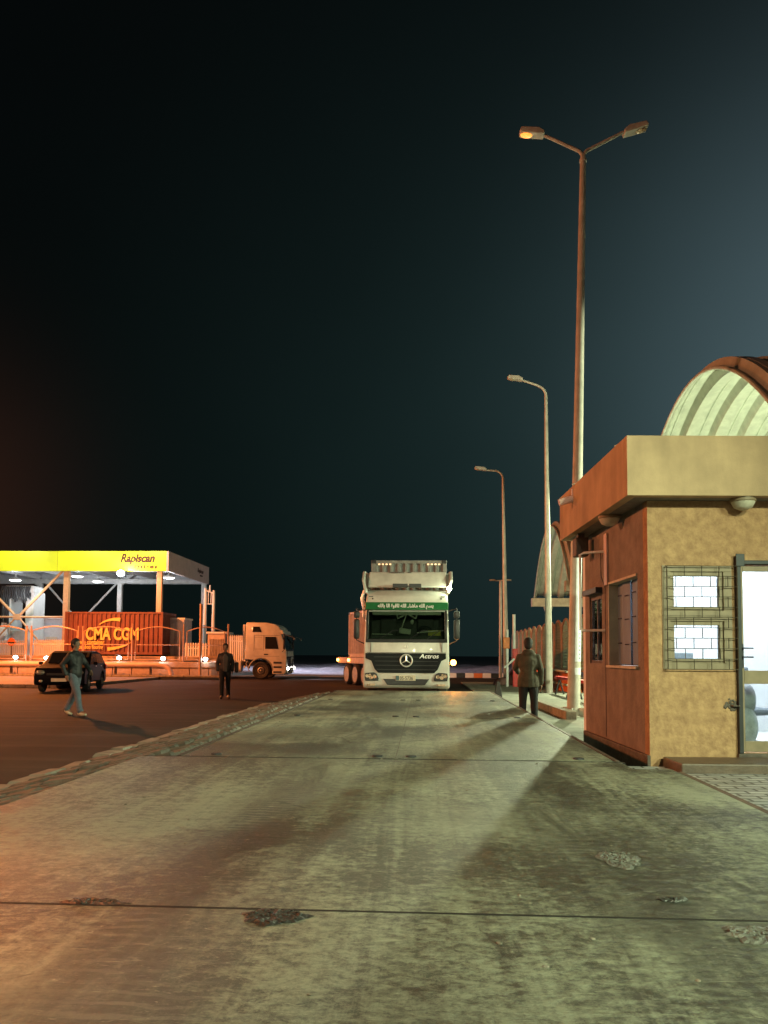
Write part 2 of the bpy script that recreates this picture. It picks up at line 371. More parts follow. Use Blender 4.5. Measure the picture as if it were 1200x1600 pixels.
def copy_tree(o, parent=None):
    c = o.copy(); C.objects.link(c); c.parent = parent
    for ch in [x for x in bpy.data.objects if x.parent == o]: copy_tree(ch, c)
    return c
def text(name, s, size, m, parent, loc, rot, shear=0., depth=.006, bold=0., sx=1.0, spacing=1.0, align='LEFT'):
    cu = bpy.data.curves.new(name, 'FONT'); cu.body = s; cu.size = size; cu.extrude = depth; cu.shear = shear; cu.offset = bold; cu.space_character = spacing; cu.align_x = align
    t = bpy.data.objects.new(name, cu); C.objects.link(t)
    dg = bpy.context.evaluated_depsgraph_get(); me = bpy.data.meshes.new_from_object(t.evaluated_get(dg)); bpy.data.objects.remove(t)
    me.name = name; me.materials.clear(); me.materials.append(M[m])
    o = bpy.data.objects.new(name, me); C.objects.link(o); o.parent = parent; o.location = loc; o.rotation_euler = rot; o.scale = (sx, 1, 1)
    return o
FRONT = (pi / 2, 0, 0)     # writing that faces -Y

# ================================================================== GROUND
DZ = .45
o = MB().sheet([[(-400, -60, -.02), (400, -60, -.02)], [(-400, 900, -.02), (400, 900, -.02)]]).build('ground', M['sand']); tag(o, kind='structure')
o = MB().sheet([[(-70, -12, 0), (1.2, -12, 0), (30, -12, 0)], [(-70, 48.5, 0), (1.2, 48.5, 0), (30, 48.5, 0)]]).build('road', 'road'); tag(o, kind='structure')
# raised pavement island on the left
b = MB(); b.lim(-60, -14.4, 30.4, 41.4, .004, .13, bev=.02); b.lim(-60, -11.3, 41.4, 42.3, .004, .13, bev=.02)
tag(b.build('pavement', mat('pavement_concrete', (.20, .17, .14), .8, var=.4, scale=2, bump=.4)), kind='structure')
b = MB()
for i in range(24): b.lim(-38 + i * 1.0, -37.02 + i * 1.0, 30.24, 30.39, .004, .15, bev=.015)
for i in range(27): b.lim(-38 + i * 1.0, -37.02 + i * 1.0, 41.22, 41.38, .134, .24, bev=.015)
tag(b.build('kerb', 'kerb'), kind='structure')
# concrete yard right of the deck
b = MB(); b.lim(1.92, 11, 7.6, 40, .004, .06)
tag(b.build('yard', 'yard'), kind='structure')
b = MB(); b.lim(2.30, 12, -6, 8.95, .004, .20); tag(b.build('paving', 'brick'), kind='structure')

# approach slab
slab = MB()
slab.lim(-2.74, 2.20, -6, 3.037, .004, DZ, bev=.004)
slab.lim(-2.74, 2.20, 3.052, 7.0, .004, DZ, bev=.004)
slab.lim(-2.74, 1.86, 7.0, 7.40, .004, DZ - .001)
tag(slab.build('concrete_slab', 'deck'), kind='structure')
b = MB(); b.lim(2.205, 2.295, -6, 7.0, .004, DZ - .02)
tag(MB().lim(-2.73, 2.19, 3.037, 3.052, .01, DZ + .0008).build('slab_joint', 'joint'), kind='structure')
tag(b.build('slab_edge', mat('edge_earth', (.16, .10, .07), .9, var=.5, scale=8, bump=.7)), kind='structure')
# sloping strip of setts on the left with a rough stone kerb
rows = []
for i in range(61):
    y = -6 + i * .44
    rows.append([(-2.745 if y < 7.4 else -2.43, y, .435), (-3.35, y, .30 + .01 * sin(i * 1.7)), (-4.02 + .05 * sin(y * .9), y, .14)])
tag(MB().sheet([[(p[0], p[1], p[2] - .035) for p in r_] for r_ in rows]).build('sett_bed', mat('sett_bed_earth', (.10, .075, .055), .9, var=.5, scale=9, bump=.6)), kind='structure')
def stone(b, c, sx, sy, sz, rx, ry, rz):
    R_ = Matrix.Rotation(rz, 3, 'Z') @ Matrix.Rotation(ry, 3, 'Y') @ Matrix.Rotation(rx, 3, 'X')
    tpv = [b.bm.verts.new(Vector(c) + R_ @ Vector((x * sx / 2 * k, y * sy / 2 * k, z * sz / 2))) for z, k in ((-1, 1.0), (.55, 1.0), (1, .82)) for x, y in ((-1, -1), (1, -1), (1, 1), (-1, 1))]
    for q in (0, 4):
        for k in range(4): b.bm.faces.new((tpv[q + k], tpv[q + (k + 1) % 4], tpv[q + 4 + (k + 1) % 4], tpv[q + 4 + k]))
    b.bm.faces.new(tpv[8:12])
rs = random.Random(3); b = MB(); y = 1.0
while y < 20.4:
    x0 = -2.75 if y < 7.4 else -2.46; n = 0; x = x0; wrow = rs.uniform(.15, .19)
    while x > -3.98:
        l = rs.uniform(.20, .30); xc = x - l / 2; t_ = (xc + 2.745) / -1.275
        z = .430 - .14 * min(max(t_ / .475, 0), 1) - .16 * max(0, (t_ - .475) / .525)
        if rs.random() > .03: stone(b, (xc, y + wrow / 2 + rs.uniform(-.01, .01), z - .03 + rs.uniform(-.016, .014)), l - .028, wrow - .028, .08, rs.uniform(-.06, .06), -.2 + rs.uniform(-.06, .06), rs.uniform(-.05, .05))
        x -= l
    y += wrow
tag(b.build('sett_strip', mat('brown_sett_stone', (.19, .15, .115), .75, var=.6, scale=3.5, bump=.6, bscale=30)), kind='structure')
b = MB(); y = 1.0
while y < 20.6:
    l = rs.uniform(.35, .85)
    if rs.random() > .06: stone(b, (-4.11 + rs.uniform(-.035, .035), y + l / 2, .06 + rs.uniform(-.015, .012)), .22 + rs.uniform(-.04, .05), l - .035, .17, rs.uniform(-.03, .03), rs.uniform(-.12, .04), rs.uniform(-.06, .06))
    y += l
tag(b.build('stone_kerb', 'kerb'), kind='structure')
# far ramp
b = MB(); b.prism([(21.45, .43), (26.5, .01), (26.5, .005), (21.45, .005)], -2.5, 1.9, 'X'); tag(b.build('ramp', 'yard'), kind='structure')

# weighbridge
wb = empty('weighbridge', (0, 7.45, 0), 'long concrete weighbridge deck in front of the white lorry, with dark joints', 'weighbridge')
ys = [7.45, 12.33, 16.8, 21.4]
for i in range(3):
    y0, y1 = ys[i] - 7.45 + .02, ys[i + 1] - 7.45 - .02
    MB().lim(-2.36, 1.82, y0, y1, .20, DZ, bev=.008).build('deck_panel', 'deck', wb)
    for x in (-2.385, 1.845): MB().lim(x - .02, x + .02, y0, y1, .12, DZ + .004).build('edge_rail', 'steel_edge', wb)
for yj in ys[:3]:
    for x in (-2.05, -.45, -.12, 1.5):
        MB().lathe([(.0, .0), (.055, .0), (.05, .012), (.0, .014)], (x, yj - 7.45 + .14, DZ + .0015), n=14).build('bolt_plate', 'dark_metal', wb)
MB().lim(-.271, -.265, .06, 13.9, DZ - .02, DZ + .0015).build('centre_joint', 'steel_edge', wb)
b = MB(); b.lim(-2.30, 1.76, 0.05, 13.9, .01, .19); b.build('base_frame', 'dark_metal', wb)
o = MB().lim(-2.72, 1.9, 7.402, 7.464, .02, DZ - .003).build('joint_strip', 'joint'); tag(o, kind='structure')

# drain cover and small chips
rs2 = random.Random(11); b = MB()
for k in range(70):
    x, y = rs2.uniform(-2.3, 1.9), rs2.uniform(2.2, 11.5); q = bmesh.ops.create_icosphere(b.bm, subdivisions=1, radius=rs2.uniform(.004, .011))['verts']
    for v in q: v.co *= rs2.uniform(.6, 1.3)
    bmesh.ops.scale(b.bm, verts=q, vec=(1.3, 1, .5)); bmesh.ops.translate(b.bm, verts=q, vec=(x, y, DZ + .002))
g_ = b.build('grit', 'kerb'); tag(g_, 'scattered grit and small stone chips lying on the concrete lane', 'grit', kind='stuff')
# potholes
def pothole(px, py, rx, ry, m, label, n=60, hgt=.022):
    p = gp(px, py, DZ)
    e = empty('pothole', (p.x, p.y, DZ), label, 'pothole', group='broken patches in the concrete slab')
    b = MB(); ctr = b.bm.verts.new((0, 0, .004)); K = 34; prev = None; R1 = []; R2 = []
    for k in range(K):
        a = 2 * pi * k / K; w = 1 + .14 * sin(3 * a + px) + .10 * sin(7 * a + py) + random.uniform(-.06, .06)
        R1.append(b.bm.verts.new((rx * w * cos(a), ry * w * sin(a), .0015))); R2.append(b.bm.verts.new((rx * .8 * w * cos(a), ry * .8 * w * sin(a), .004 + random.random() * .008)))
    for k in range(K):
        q = (k + 1) % K; b.bm.faces.new((R1[k], R1[q], R2[q], R2[k])); b.bm.faces.new((R2[k], R2[q], ctr))
    b.build('patch', m, e)
    b = MB()
    for k in range(n):
        a = random.uniform(0, 2 * pi); r = math.sqrt(random.random()) * .85; s = random.uniform(.004, .011) * (1 if k % 6 else 1.6)
        q = bmesh.ops.create_icosphere(b.bm, subdivisions=1, radius=s)['verts']
        for v in q: v.co *= random.uniform(.7, 1.25)
        bmesh.ops.scale(b.bm, verts=q, vec=(1.0, .8, .45)); bmesh.ops.translate(b.bm, verts=q, vec=(rx * r * cos(a), ry * r * sin(a), random.uniform(.0, hgt * .45)))
    g_ = b.build('stones', m, e, smooth=False); g_['kind'] = 'stuff'
pothole(428, 1433, .125, .085, 'stones', 'wet dark gravel-filled hole beside the slab joint, left of centre', 150)
pothole(968, 1344, .10, .15, 'stones_pale', 'broken pale patch with a crumbled rim, in the slab below the kiosk corner', 110, .03)
pothole(147, 1410, .13, .035, 'stones', 'thin dark crumbled crack on the slab joint near the left edge', 60)
pothole(1195, 1462, .15, .09, 'stones_pale', 'broken pale patch in the slab at the right edge just below the joint', 110)
pothole(1050, 1407, .06, .025, 'stones', 'smallest dark chip in the slab, just above the joint on the right', 30)

# rubble bank beyond the road
import mathutils
rows = []
for i in range(46):
    y = 52 + i * .8; r = []
    for j in range(170):
        x = -42 + j * .5
        n = mathutils.noise.fractal(Vector((x * .35, y * .4, 2)), 1.0, 2.0, 5)
        n2 = mathutils.noise.noise(Vector((x * 1.7, y * 1.7, 9)))
        e_ = max(0, min(1, (y - 56) / 7)); h = e_ * (.22 + .22 * n + .12 * abs(n2)) - .01
        r.append((x, y, max(h, -.015)))
    rows.append(r)
tag(MB().sheet(rows).build('rubble_bank', 'sand', smooth=True, angle=20), kind='structure')
# striped kerb at the far side
for k, (x0, x1) in enumerate([(aX(560, 47.5), aX(662, 47.5)), (aX(706, 47.5), aX(722, 47.5))]): pass
b = MB(); b2 = MB(); b3 = MB(); X0 = aX(700, 49.5)
for i in range(14):
    q = [b, b2, b3][(i % 4) if i % 4 < 2 else (0 if i % 4 == 2 else 2)]
    q.lim(X0 + i * .55, X0 + i * .55 + .53, 49.3, 49.6, .0, .30, bev=.02)
tag(b.build('painted_kerb', 'white'), kind='structure'); tag(b2.build('painted_kerb', 'dark_metal'), kind='structure'); tag(b3.build('painted_kerb', 'orange'), kind='structure')

# ================================================================== KIOSK
K = empty('kiosk', (2.61, 9.08, .21), 'tan rendered kiosk with flat overhanging roof and lit window and door, beside the weighbridge', 'kiosk', rz=rad(2.3)); K.scale = (1, 1, 1.032)
KH = 2.97; KD = 2.92; KW = 5.2
# front wall, with openings for the windows and the door
def wall_front(b, holes, x0, x1, z0, z1, y0, y1):
    xs = sorted({x0, x1, *[h[0] for h in holes], *[h[1] for h in holes]}); zs = sorted({z0, z1, *[h[2] for h in holes], *[h[3] for h in holes]})
    for i in range(len(xs) - 1):
        for j in range(len(zs) - 1):
            cx, cz = (xs[i] + xs[i + 1]) / 2, (zs[j] + zs[j + 1]) / 2
            if any(h[0] < cx < h[1] and h[2] < cz < h[3] for h in holes): continue
            b.lim(xs[i], xs[i + 1], y0, y1, zs[j], zs[j + 1])
    return b
def fuse(b):
    bmesh.ops.remove_doubles(b.bm, verts=b.bm.verts, dist=1e-5)
    seen = {}; kill = []
    for f in b.bm.faces:
        key = tuple(sorted(v.index for v in f.verts)); 
    b.bm.verts.index_update()
    for f in b.bm.faces:
        key = tuple(sorted(v.index for v in f.verts))
        if key in seen: kill += [f, seen[key]]
        else: seen[key] = f
    bmesh.ops.delete(b.bm, geom=list(set(kill)), context='FACES'); return b
UP = (.26, .87, 1.72, 2.16); LO = (.26, .87, 1.13, 1.60); DR = (1.06, 2.02, .13, 2.24)
b = fuse(wall_front(MB(), [UP, LO, DR], .0, KW, -.2, KH, 0, .16)); b.build('front_wall', 'stucco', K)
# side wall (faces the road): near window and a recessed far window
WS = (.38, 1.62, 1.07, 2.18)     # y0 y1 z0 z1 near window
WF = (1.98, 2.66, 1.10, 2.05)
b = MB()
ysx = [.16, WS[0], WS[1], WF[0], WF[1], KD]
holes = [(WS[0], WS[1], WS[2], WS[3]), (WF[0], WF[1], WF[2], WF[3])]
tmp = wall_front(MB(), holes, .16, KD, -.2, KH, 0, .16); fuse(tmp)
for v in tmp.bm.verts: v.co = Vector((v.co.y, v.co.x, v.co.z))
tmp.build('side_wall', 'stucco_side', K)
b = MB(); b.lim(.0, KW, KD + .001, KD + .14, -.2, KH); b.build('back_wall', 'room', K)
b = MB(); b.lim(KW + .001, KW + .14, .0, KD, -.2, KH); b.build('end_wall', 'room', K)
b = MB(); b.lim(.17, KW - .01, .17, KD - .01, KH - .08, KH - .02); b.build('ceiling', 'room', K)
b = MB(); b.lim(.17, KW - .01, .17, KD - .01, .02, .10); b.build('floor', 'room', K)
b = MB(); b.lim(.165, .18, .17, KD, .1, KH - .09); hh = b
# inner lining of side wall only beside the openings
bb = MB(); wall_front(bb, holes, .17, KD, .1, KH - .09, .161, .175); fuse(bb)
for v in bb.bm.verts: v.co = Vector((v.co.y, v.co.x, v.co.z))
bb.build('inner_lining', 'room', K); hh.bm.free()
bb = MB(); wall_front(bb, [UP, LO, DR], .18, KW - .01, .1, KH - .09, .161, .175); fuse(bb); bb.build('inner_lining', 'room', K)
# plinth
MB().lim(-.045, -.002, -.04, KD, -.2, .10, bev=.01).build('plinth', 'steel_edge', K)
# faint vertical render joints on the side wall
b = MB()
for y in (1.80,): b.lim(-.006, -.001, y - .012, y + .012, .12, 2.2)
b.build('render_joint', 'steel_edge', K)
# roof slab, parapet
OH = .30
b = MB()
b.lim(-OH - .02, KW + OH, -OH, -OH + .12, KH, 3.64, bev=.006)
b.lim(-OH - .02, -OH + .10, -OH + .121, KD + OH, KH, 3.64, bev=.006)
b.lim(-OH + .101, KW + OH, KD + OH - .12, KD + OH, KH, 3.62)
pp = b.build('parapet', 'stucco_smooth', K)
MB().lim(-OH + .101, KW + OH, -OH + .121, KD + OH - .121, KH + .003, KH + .2).build('roof_slab', 'soffit', K)
b = MB()
for i in range(9):   # crumbling mortar on the parapet top of the road side
    y = .1 + i * .35
    if i not in (0, 5, 6): continue
    b.box((-OH + random.uniform(-.0, .03), y, 3.64), (random.uniform(.04, .07), random.uniform(.06, .2), random.uniform(.015, .03)), Matrix.Rotation(random.random(), 3, 'Z'), bev=.01)
b.build('mortar_lumps', 'cream', K)
b = MB(); b.tube([(-OH - .22, 2.35, 3.40), (-OH + .02, 2.35, 3.47)], [.05, .055], 10); b.tube([(-OH - .02, 2.35, 3.46), (-OH - .02, 2.35, 3.60)], .02); b.build('roof_spout', 'fascia', K)
# soffit bowl lamps
for (x, y) in ((1.06, -.14), (-.16, 1.0)):
    MB().lathe([(.0, -.13), (.05, -.125), (.10, -.10), (.125, -.055), (.13, -.04)], (x, y, KH - .0), n=24).build('bowl_lamp', 'cream', K, smooth=True).location = (0, 0, 0)
    MB().lathe([(.136, -.04), (.142, -.035), (.142, -.003), (.10, -.001)], (x, y, KH), n=24).build('bowl_lamp_rim', 'alu', K, smooth=True)
# window frames
def winframe(x0, x1, z0, z1, name='window'):
    b = MB(); w = .045; y0, y1 = -.012, .05
    b.lim(x0 - .10, x1 + .10, y0, y1, z1, z1 + .07, bev=.004); b.lim(x0 - .10, x1 + .10, y0, y1, z0 - .07, z0, bev=.004)
    b.lim(x0 - .10, x0, y0 + .001, y1 - .001, z0, z1, bev=.004); b.lim(x1, x1 + .10, y0 + .001, y1 - .001, z0, z1, bev=.004)
    b.lim(x0, x0 + w, .01, .06, z0, z1, bev=.004); b.lim(x1 - w, x1, .01, .06, z0, z1, bev=.004)
    b.lim(x0 + w, x1 - w, .011, .059, z1 - w, z1, bev=.004); b.lim(x0 + w, x1 - w, .011, .059, z0, z0 + w, bev=.004)
    f = b.build(name, 'alu', K)
    MB().lim(x0 + w, x1 - w, .03, .036, z0 + w, z1 - w).build('pane', 'glass', f); return f
winframe(*UP); winframe(*LO)
MB().lim(.165, .96, -.008, -.001, 1.62, 1.645).build('window_divider', 'grille', K)
# brick-bond security grille
b = MB(); gx0, gx1, gz0, gz1 = .20, 1.01, 1.06, 2.22; n = 10; dz = (gz1 - gz0) / n; yy = -.06; R = .0048
for i in range(n + 1): b.tube([(gx0, yy, gz0 + i * dz), (gx1, yy, gz0 + i * dz)], R, 6)
b.tube([(gx0, yy, gz0), (gx0, yy, gz1)], R * 1.4, 6); b.tube([(gx1, yy, gz0), (gx1, yy, gz1)], R * 1.4, 6)
for i in range(n):
    k = 0
    x = gx0 + (.20 if i % 2 else .10)
    while x < gx1 - .02: b.tube([(x, yy - .006, gz0 + i * dz), (x, yy - .006, gz0 + (i + 1) * dz)], R, 6); x += .20
for (x, z) in ((gx0, gz0), (gx1, gz0), (gx0, gz1), (gx1, gz1)): b.tube([(x, yy, z), (x, .0, z)], R, 6)
b.build('window_grille', 'grille', K)
# door
b = MB(); b.lim(1.01, 1.06, -.05, .06, .13, 2.30, bev=.006); b.lim(1.061, 2.07, -.04, .05, 2.245, 2.29, bev=.005); b.lim(2.021, 2.07, -.04, .05, .13, 2.244, bev=.005)
b.lim(1.0, 1.10, -.065, -.051, 2.22, 2.36, bev=.004)
b.build('door_frame', 'dark_metal', K)
b = MB(); y0, y1 = .02, .06
b.lim(1.062, 1.11, y0, y1, .14, 2.235, bev=.004); b.lim(1.97, 2.015, y0, y1, .14, 2.235, bev=.004)
b.lim(1.111, 1.969, y0 + .001, y1 - .001, 2.17, 2.234, bev=.004); b.lim(1.111, 1.969, y0 + .001, y1 - .001, .90, 1.05, bev=.004); b.lim(1.111, 1.969, y0 + .001, y1 - .001, .14, .26, bev=.004)
D = b.build('door', 'alu', K)
b = MB(); b.lim(1.111, 1.969, .038, .043, 1.051, 2.169); b.lim(1.111, 1.969, .038, .043, .261, .899); b.build('pane', 'glass', D)
b = MB(); b.lim(1.072, 1.10, .005, .019, 1.08, 1.35, bev=.003); b.tube([(1.086, .005, 1.30), (1.086, -.04, 1.30), (1.19, -.04, 1.30)], .008, 8); b.tube([(1.086, .005, 1.20), (1.086, -.04, 1.20), (1.19, -.04, 1.20)], .009, 8)
b.build('handle', 'dark_metal', D)
# broken latch boss on the wall
b = MB()
for k in range(26):
    a = random.uniform(0, 2 * pi); r = random.random() * .075
    q = bmesh.ops.create_icosphere(b.bm, subdivisions=1, radius=random.uniform(.012, .03))['verts']
    bmesh.ops.scale(b.bm, verts=q, vec=(1, .35, 1)); bmesh.ops.translate(b.bm, verts=q, vec=(.93 + r * cos(a), -.004, .66 + r * sin(a)))
b.tube([(.93, 0, .66), (.95, -.05, .655), (1.02, -.055, .655)], .009, 8); b.build('latch_boss', 'steel_edge', K)
# step
b = MB(); b.lim(.13, 5.4, -.62, -.045, -.2, .09, bev=.015); b.build('step', mat('brown_step', (.13, .085, .06), .5, var=.4, bump=.3, streak=.1), K)
MB().lim(1.0, 2.08, -.044, .0, -.2, .128, bev=.008).build('threshold', 'steel_edge', K)
# side window: reveal, blinds, sill
b = MB(); y0, y1, z0, z1 = WS
b.lim(-.012, .155, y1 - .03, y1 - .001, z0, z1); b.lim(-.02, .155, y0 + .001, y1 - .031, z1 - .03, z1 - .001); b.lim(-.05, .155, y0 - .04, y1, z0 - .02, z0 + .012, bev=.004)
b.build('window_reveal', 'cream', K)
b = MB()
for i, y in enumerate((y0 + .01, y0 + .30, y0 + .62, y0 + .93)):
    b.box((.10 + .015 * (i % 2), y + .14, (z0 + z1) / 2), (.012, .285, z1 - z0 - .05), Matrix.Rotation(.06 * (-1) ** i, 3, 'Z'))
b.build('blind', 'blind', K)
b = MB()
for i in range(4):
    for zz in (z0 + .28, z0 + .60, z0 + .90):
        for k in range(3): b.box((.085, y0 + .07 + i * .30 + k * .06, zz + .02 * (i % 2)), (.012, .018, .014))
b.build('blind_cord_holes', 'dark_metal', K)
MB().lim(.148, .153, y0 + .002, y1 - .032, z0 + .014, z1 - .032).build('side_pane', 'glass', K)
# far side window
b = MB(); y0, y1, z0, z1 = WF
b.lim(.02, .08, y0, y0 + .05, z0, z1); b.lim(.02, .08, y1 - .05, y1, z0, z1); b.lim(.02, .08, y0 + .051, y1 - .051, z1 - .05, z1); b.lim(.02, .08, y0 + .051, y1 - .051, z0, z0 + .04)
b.lim(.02, .08, y0 + .30, y0 + .335, z0 + .041, z1 - .051)
f = b.build('far_window', 'steel_edge', K); MB().lim(.04, .046, y0 + .051, y1 - .051, z0 + .041, z1 - .051).build('pane', 'glass', f)
b = MB(); b.lim(-.10, -.002, y0 - .04, y1 + .04, z1 + .02, z1 + .10, bev=.006); b.build('window_hood', 'dark_metal', K)
# pipe bracket and floodlight box under the eaves
b = MB(); b.tube([(-.002, 1.75, 2.62), (-.26, 1.95, 2.62), (-.30, 2.0, 2.60), (-.30, 2.0, 1.58), (-.28, 1.98, 1.55), (-.002, 1.80, 1.55)], .018, 8); b.build('pipe_bracket', 'white', K, smooth=True)
b = MB(); b.tube([(-.02, 1.95, 2.62), (-.03, 1.9, 2.3), (-.02, 1.72, 2.1)], .006, 6); b.build('cable', 'plastic', K)
b = MB(); b.box((-.17, 2.5, 2.77), (.19, .24, .27), bev=.02); b.lim(-.22, -.12, 2.45, 2.55, 2.906, 2.969); b.build('speaker_box', 'steel_edge', K)
MB().lim(-.03, -.002, 1.62, 1.76, 2.15, 2.85, bev=.004).build('side_panel', 'fascia', K)
# inside: chair and cloth behind the glass door
ch = empty('office_chair', (0, 0, 0), 'grey office chair seen through the lower glass of the kiosk door', 'chair'); ch.location = (K.matrix_basis @ Vector((1.52, .75, .31 - .21))); ch.rotation_euler = (0, 0, .5)
def tube_leg(ch):
    for k in range(5):
        a = 2 * pi * k / 5
        MB().tube([(0, 0, .09), (.27 * cos(a), .27 * sin(a), .05)], [.02, .014], 8).build('leg', 'plastic', ch)
tube_leg(ch)
MB().tube([(0, 0, .08), (0, 0, .42)], .025).build('stem', 'plastic', ch)
MB().box((0, 0, .46), (.46, .44, .08), bev=.035).build('seat', mat('chair_fabric', (.12, .14, .17), .8), ch)
MB().box((0, .22, .78), (.42, .06, .46), bev=.03).build('backrest', mat('chair_fabric_back', (.16, .18, .21), .8), ch)
# a pale bag slumped by the door
b = MB(); b.ball((0, 0, .30), (.16, .12, .26)); b.ball((.04, .02, .62), (.11, .09, .20)); b.ball((-.1, .0, .14), (.13, .12, .14))
bag = b.build('cloth_bag', mat('pale_bag', (.45, .48, .50), .7, var=.5, scale=8, bump=.9, bscale=9), smooth=True); bag.location = K.matrix_basis @ Vector((1.28, .42, .10))
tag(bag, 'pale grey cloth bag slumped just inside the kiosk door glass', 'bag')
b = MB(); b.lim(0, .9, 0, .5, .70, .74, bev=.01); dk = empty('desk', (0, 0, 0), 'white desk inside the kiosk behind the lower window', 'desk'); dk.location = K.matrix_basis @ Vector((.25, .95, .10)); dk.rotation_euler = (0, 0, rad(2.3))
b.build('desktop', 'white', dk); b = MB()
for x in (.05, .85):
    for y in (.05, .45): MB().lim(x - .02, x + .02, y - .02, y + .02, 0, .699).build('leg', 'alu', dk)
b.bm.free()
mo = empty('monitor', (0, 0, 0), 'grey computer monitor on the desk behind the lower window', 'monitor'); mo.location = K.matrix_basis @ Vector((.78, 1.15, .845)); mo.rotation_euler = (0, 0, rad(12))
MB().lim(-.2, .2, 0, .04, .12, .42, bev=.01).build('screen', mat('monitor_shell', (.28, .32, .36), .5), mo); MB().lim(-.08, .08, -.05, .09, .0, .12, bev=.01).build('stand', 'plastic', mo)
lamp('kiosk_room_lamp', K.matrix_basis @ Vector((1.5, .9, 2.6)), 420, (.92, .97, 1.0), .25)
lamp('kiosk_room_lamp_two', K.matrix_basis @ Vector((3.4, 1.5, 2.55)), 90, (.92, .97, 1.0), .25)

# ================================================================== BARREL VAULTS
def vault(yc, label, cols=True):
    X0 = 7.7; XL = 19.0; half = 6.35; zs = 5.45; rise = 3.92
    v = empty('vaulted_canopy', (X0, yc, 0), label, 'canopy', group='barrel-vaulted lorry canopies')
    prof = []; x = 0.0
    per = .92
    while x < XL - X0:
        prof += [(x, .0), (x + .10, .0), (x + .20, .25), (x + .30, .25), (x + .33, .22), (x + .36, .25), (x + .60, .25), (x + .72, .0), (x + .80, .0)]
        x += per
    rows = []
    N = 44
    for i in range(N + 1):
        u = -1 + 2 * i / N; y = half * u; z = zs + rise * (1 - u * u)
        nrm = Vector((0, 2 * rise * u / half, 1)).normalized()
        rows.append([(px_, y + nrm.y * h, z + nrm.z * h) for (px_, h) in prof])
    o = MB().sheet(rows).build('vault_shell', 'vault', v, smooth=True, angle=28)
    so = o.modifiers.new('thick', 'SOLIDIFY'); so.thickness = .012
    b = MB()
    ring = []
    for i in range(N + 1):
        u = -1 + 2 * i / N; ring.append((-.04, half * u, zs + rise * (1 - u * u) - .02))
    b.tube(ring, .05, 8); b.build('end_rib', 'vault', v, smooth=True)
    for s_ in (-1, 1):
        MB().lim(-.25, XL - X0, s_ * half - .22, s_ * half + .22, zs - .62, zs - .03, bev=.02).build('gutter_beam', 'beam', v)
        for xc in ((.9 + 0, 9.0) if cols else ()):
            MB().lathe([(.18, 0), (.18, zs - 1.1), (.34, zs - .63)], (xc, s_ * (half - .02), 0), n=18).build('column', 'beam', v, smooth=True)
    return v
vault(22.0, 'nearest vaulted canopy, its ribbed underside showing above the kiosk roof')
vault(47.3, 'far vaulted canopy seen behind the second street lamp')

# ================================================================== STREET LAMPS
def luminaire(parent, base, dirx, lit=False, tilt=.24, s=1.0):
    R_ = Matrix.Rotation(-dirx * tilt, 3, 'Y')
    b = MB(); bx, by, bz = base
    c = Vector(base) + Vector((dirx * .34 * s, 0, .085 * s + .01))
    poly = [(-.40, -.075), (.36, -.075), (.41, -.02), (.36, .085), (-.20, .105), (-.40, .02)]
    poly = [(dirx * p[0] * .86 * s, p[1] * s) for p in poly]
    hb = MB(); hb.prism(poly, -.15 * s, .15 * s, 'Y')
    bmesh.ops.transform(hb.bm, matrix=Matrix.Translation(c) @ R_.to_4x4(), verts=hb.bm.verts)
    h = hb.build('lamp_head', 'pole', parent, bevel=.02)
    lb = MB(); lb.ball((dirx * .15 * s, 0, -.075 * s), (.17 * s, .11 * s, .055 * s))
    bmesh.ops.transform(lb.bm, matrix=Matrix.Translation(c) @ R_.to_4x4(), verts=lb.bm.verts)
    lb.build('lens', 'sodium' if lit else 'lens', h, smooth=True)
# nearest, double arm
P = gp(896, 1119, .06); top = at(911, 250, P.y - .1)
L1 = empty('street_lamp', P, 'tall double-armed street lamp beside the kiosk, one head glowing orange', 'street lamp')
T = top - P
b = MB(); pts = [Vector((T.x * k / 8, T.y * k / 8, T.z * k / 8)) for k in range(9)]; b.tube(pts, [.150 - .080 * k / 8 for k in range(9)], 18); b.build('pole', 'pole', L1, smooth=True)
b = MB(); b.lathe([(.24, 0), (.24, .02), (.16, .03)], n=18)
for k in range(6):
    a = 2 * pi * k / 6 + .2
    b.box((.20 * cos(a), .20 * sin(a), .10), (.20, .012, .2), Matrix.Rotation(a, 3, 'Z'))
b.build('base_flange', 'pole', L1)
b = MB(); b.lathe([(.085, -.05), (.085, .02), (.05, .03)], T, n=16); b.build('collar', 'pole', L1, smooth=True)
for s_, ex, ez in ((-1, .92, .64), (1, .95, .66)):
    b = MB(); q = [T + Vector((s_ * .015, 0, 0)), T + Vector((s_ * .02, 0, .13)), T + Vector((s_ * .08, 0, .22)), T + Vector((s_ * .20, 0, .28)), T + Vector((s_ * ex, 0, ez))]
    b.tube(q, [.045, .045, .043, .042, .036], 12); b.build('arm', 'pole', L1, smooth=True)
    luminaire(L1, q[-1] + Vector((0, 0, -.02)), s_, s_ < 0, .10 if s_ < 0 else .26, .85)
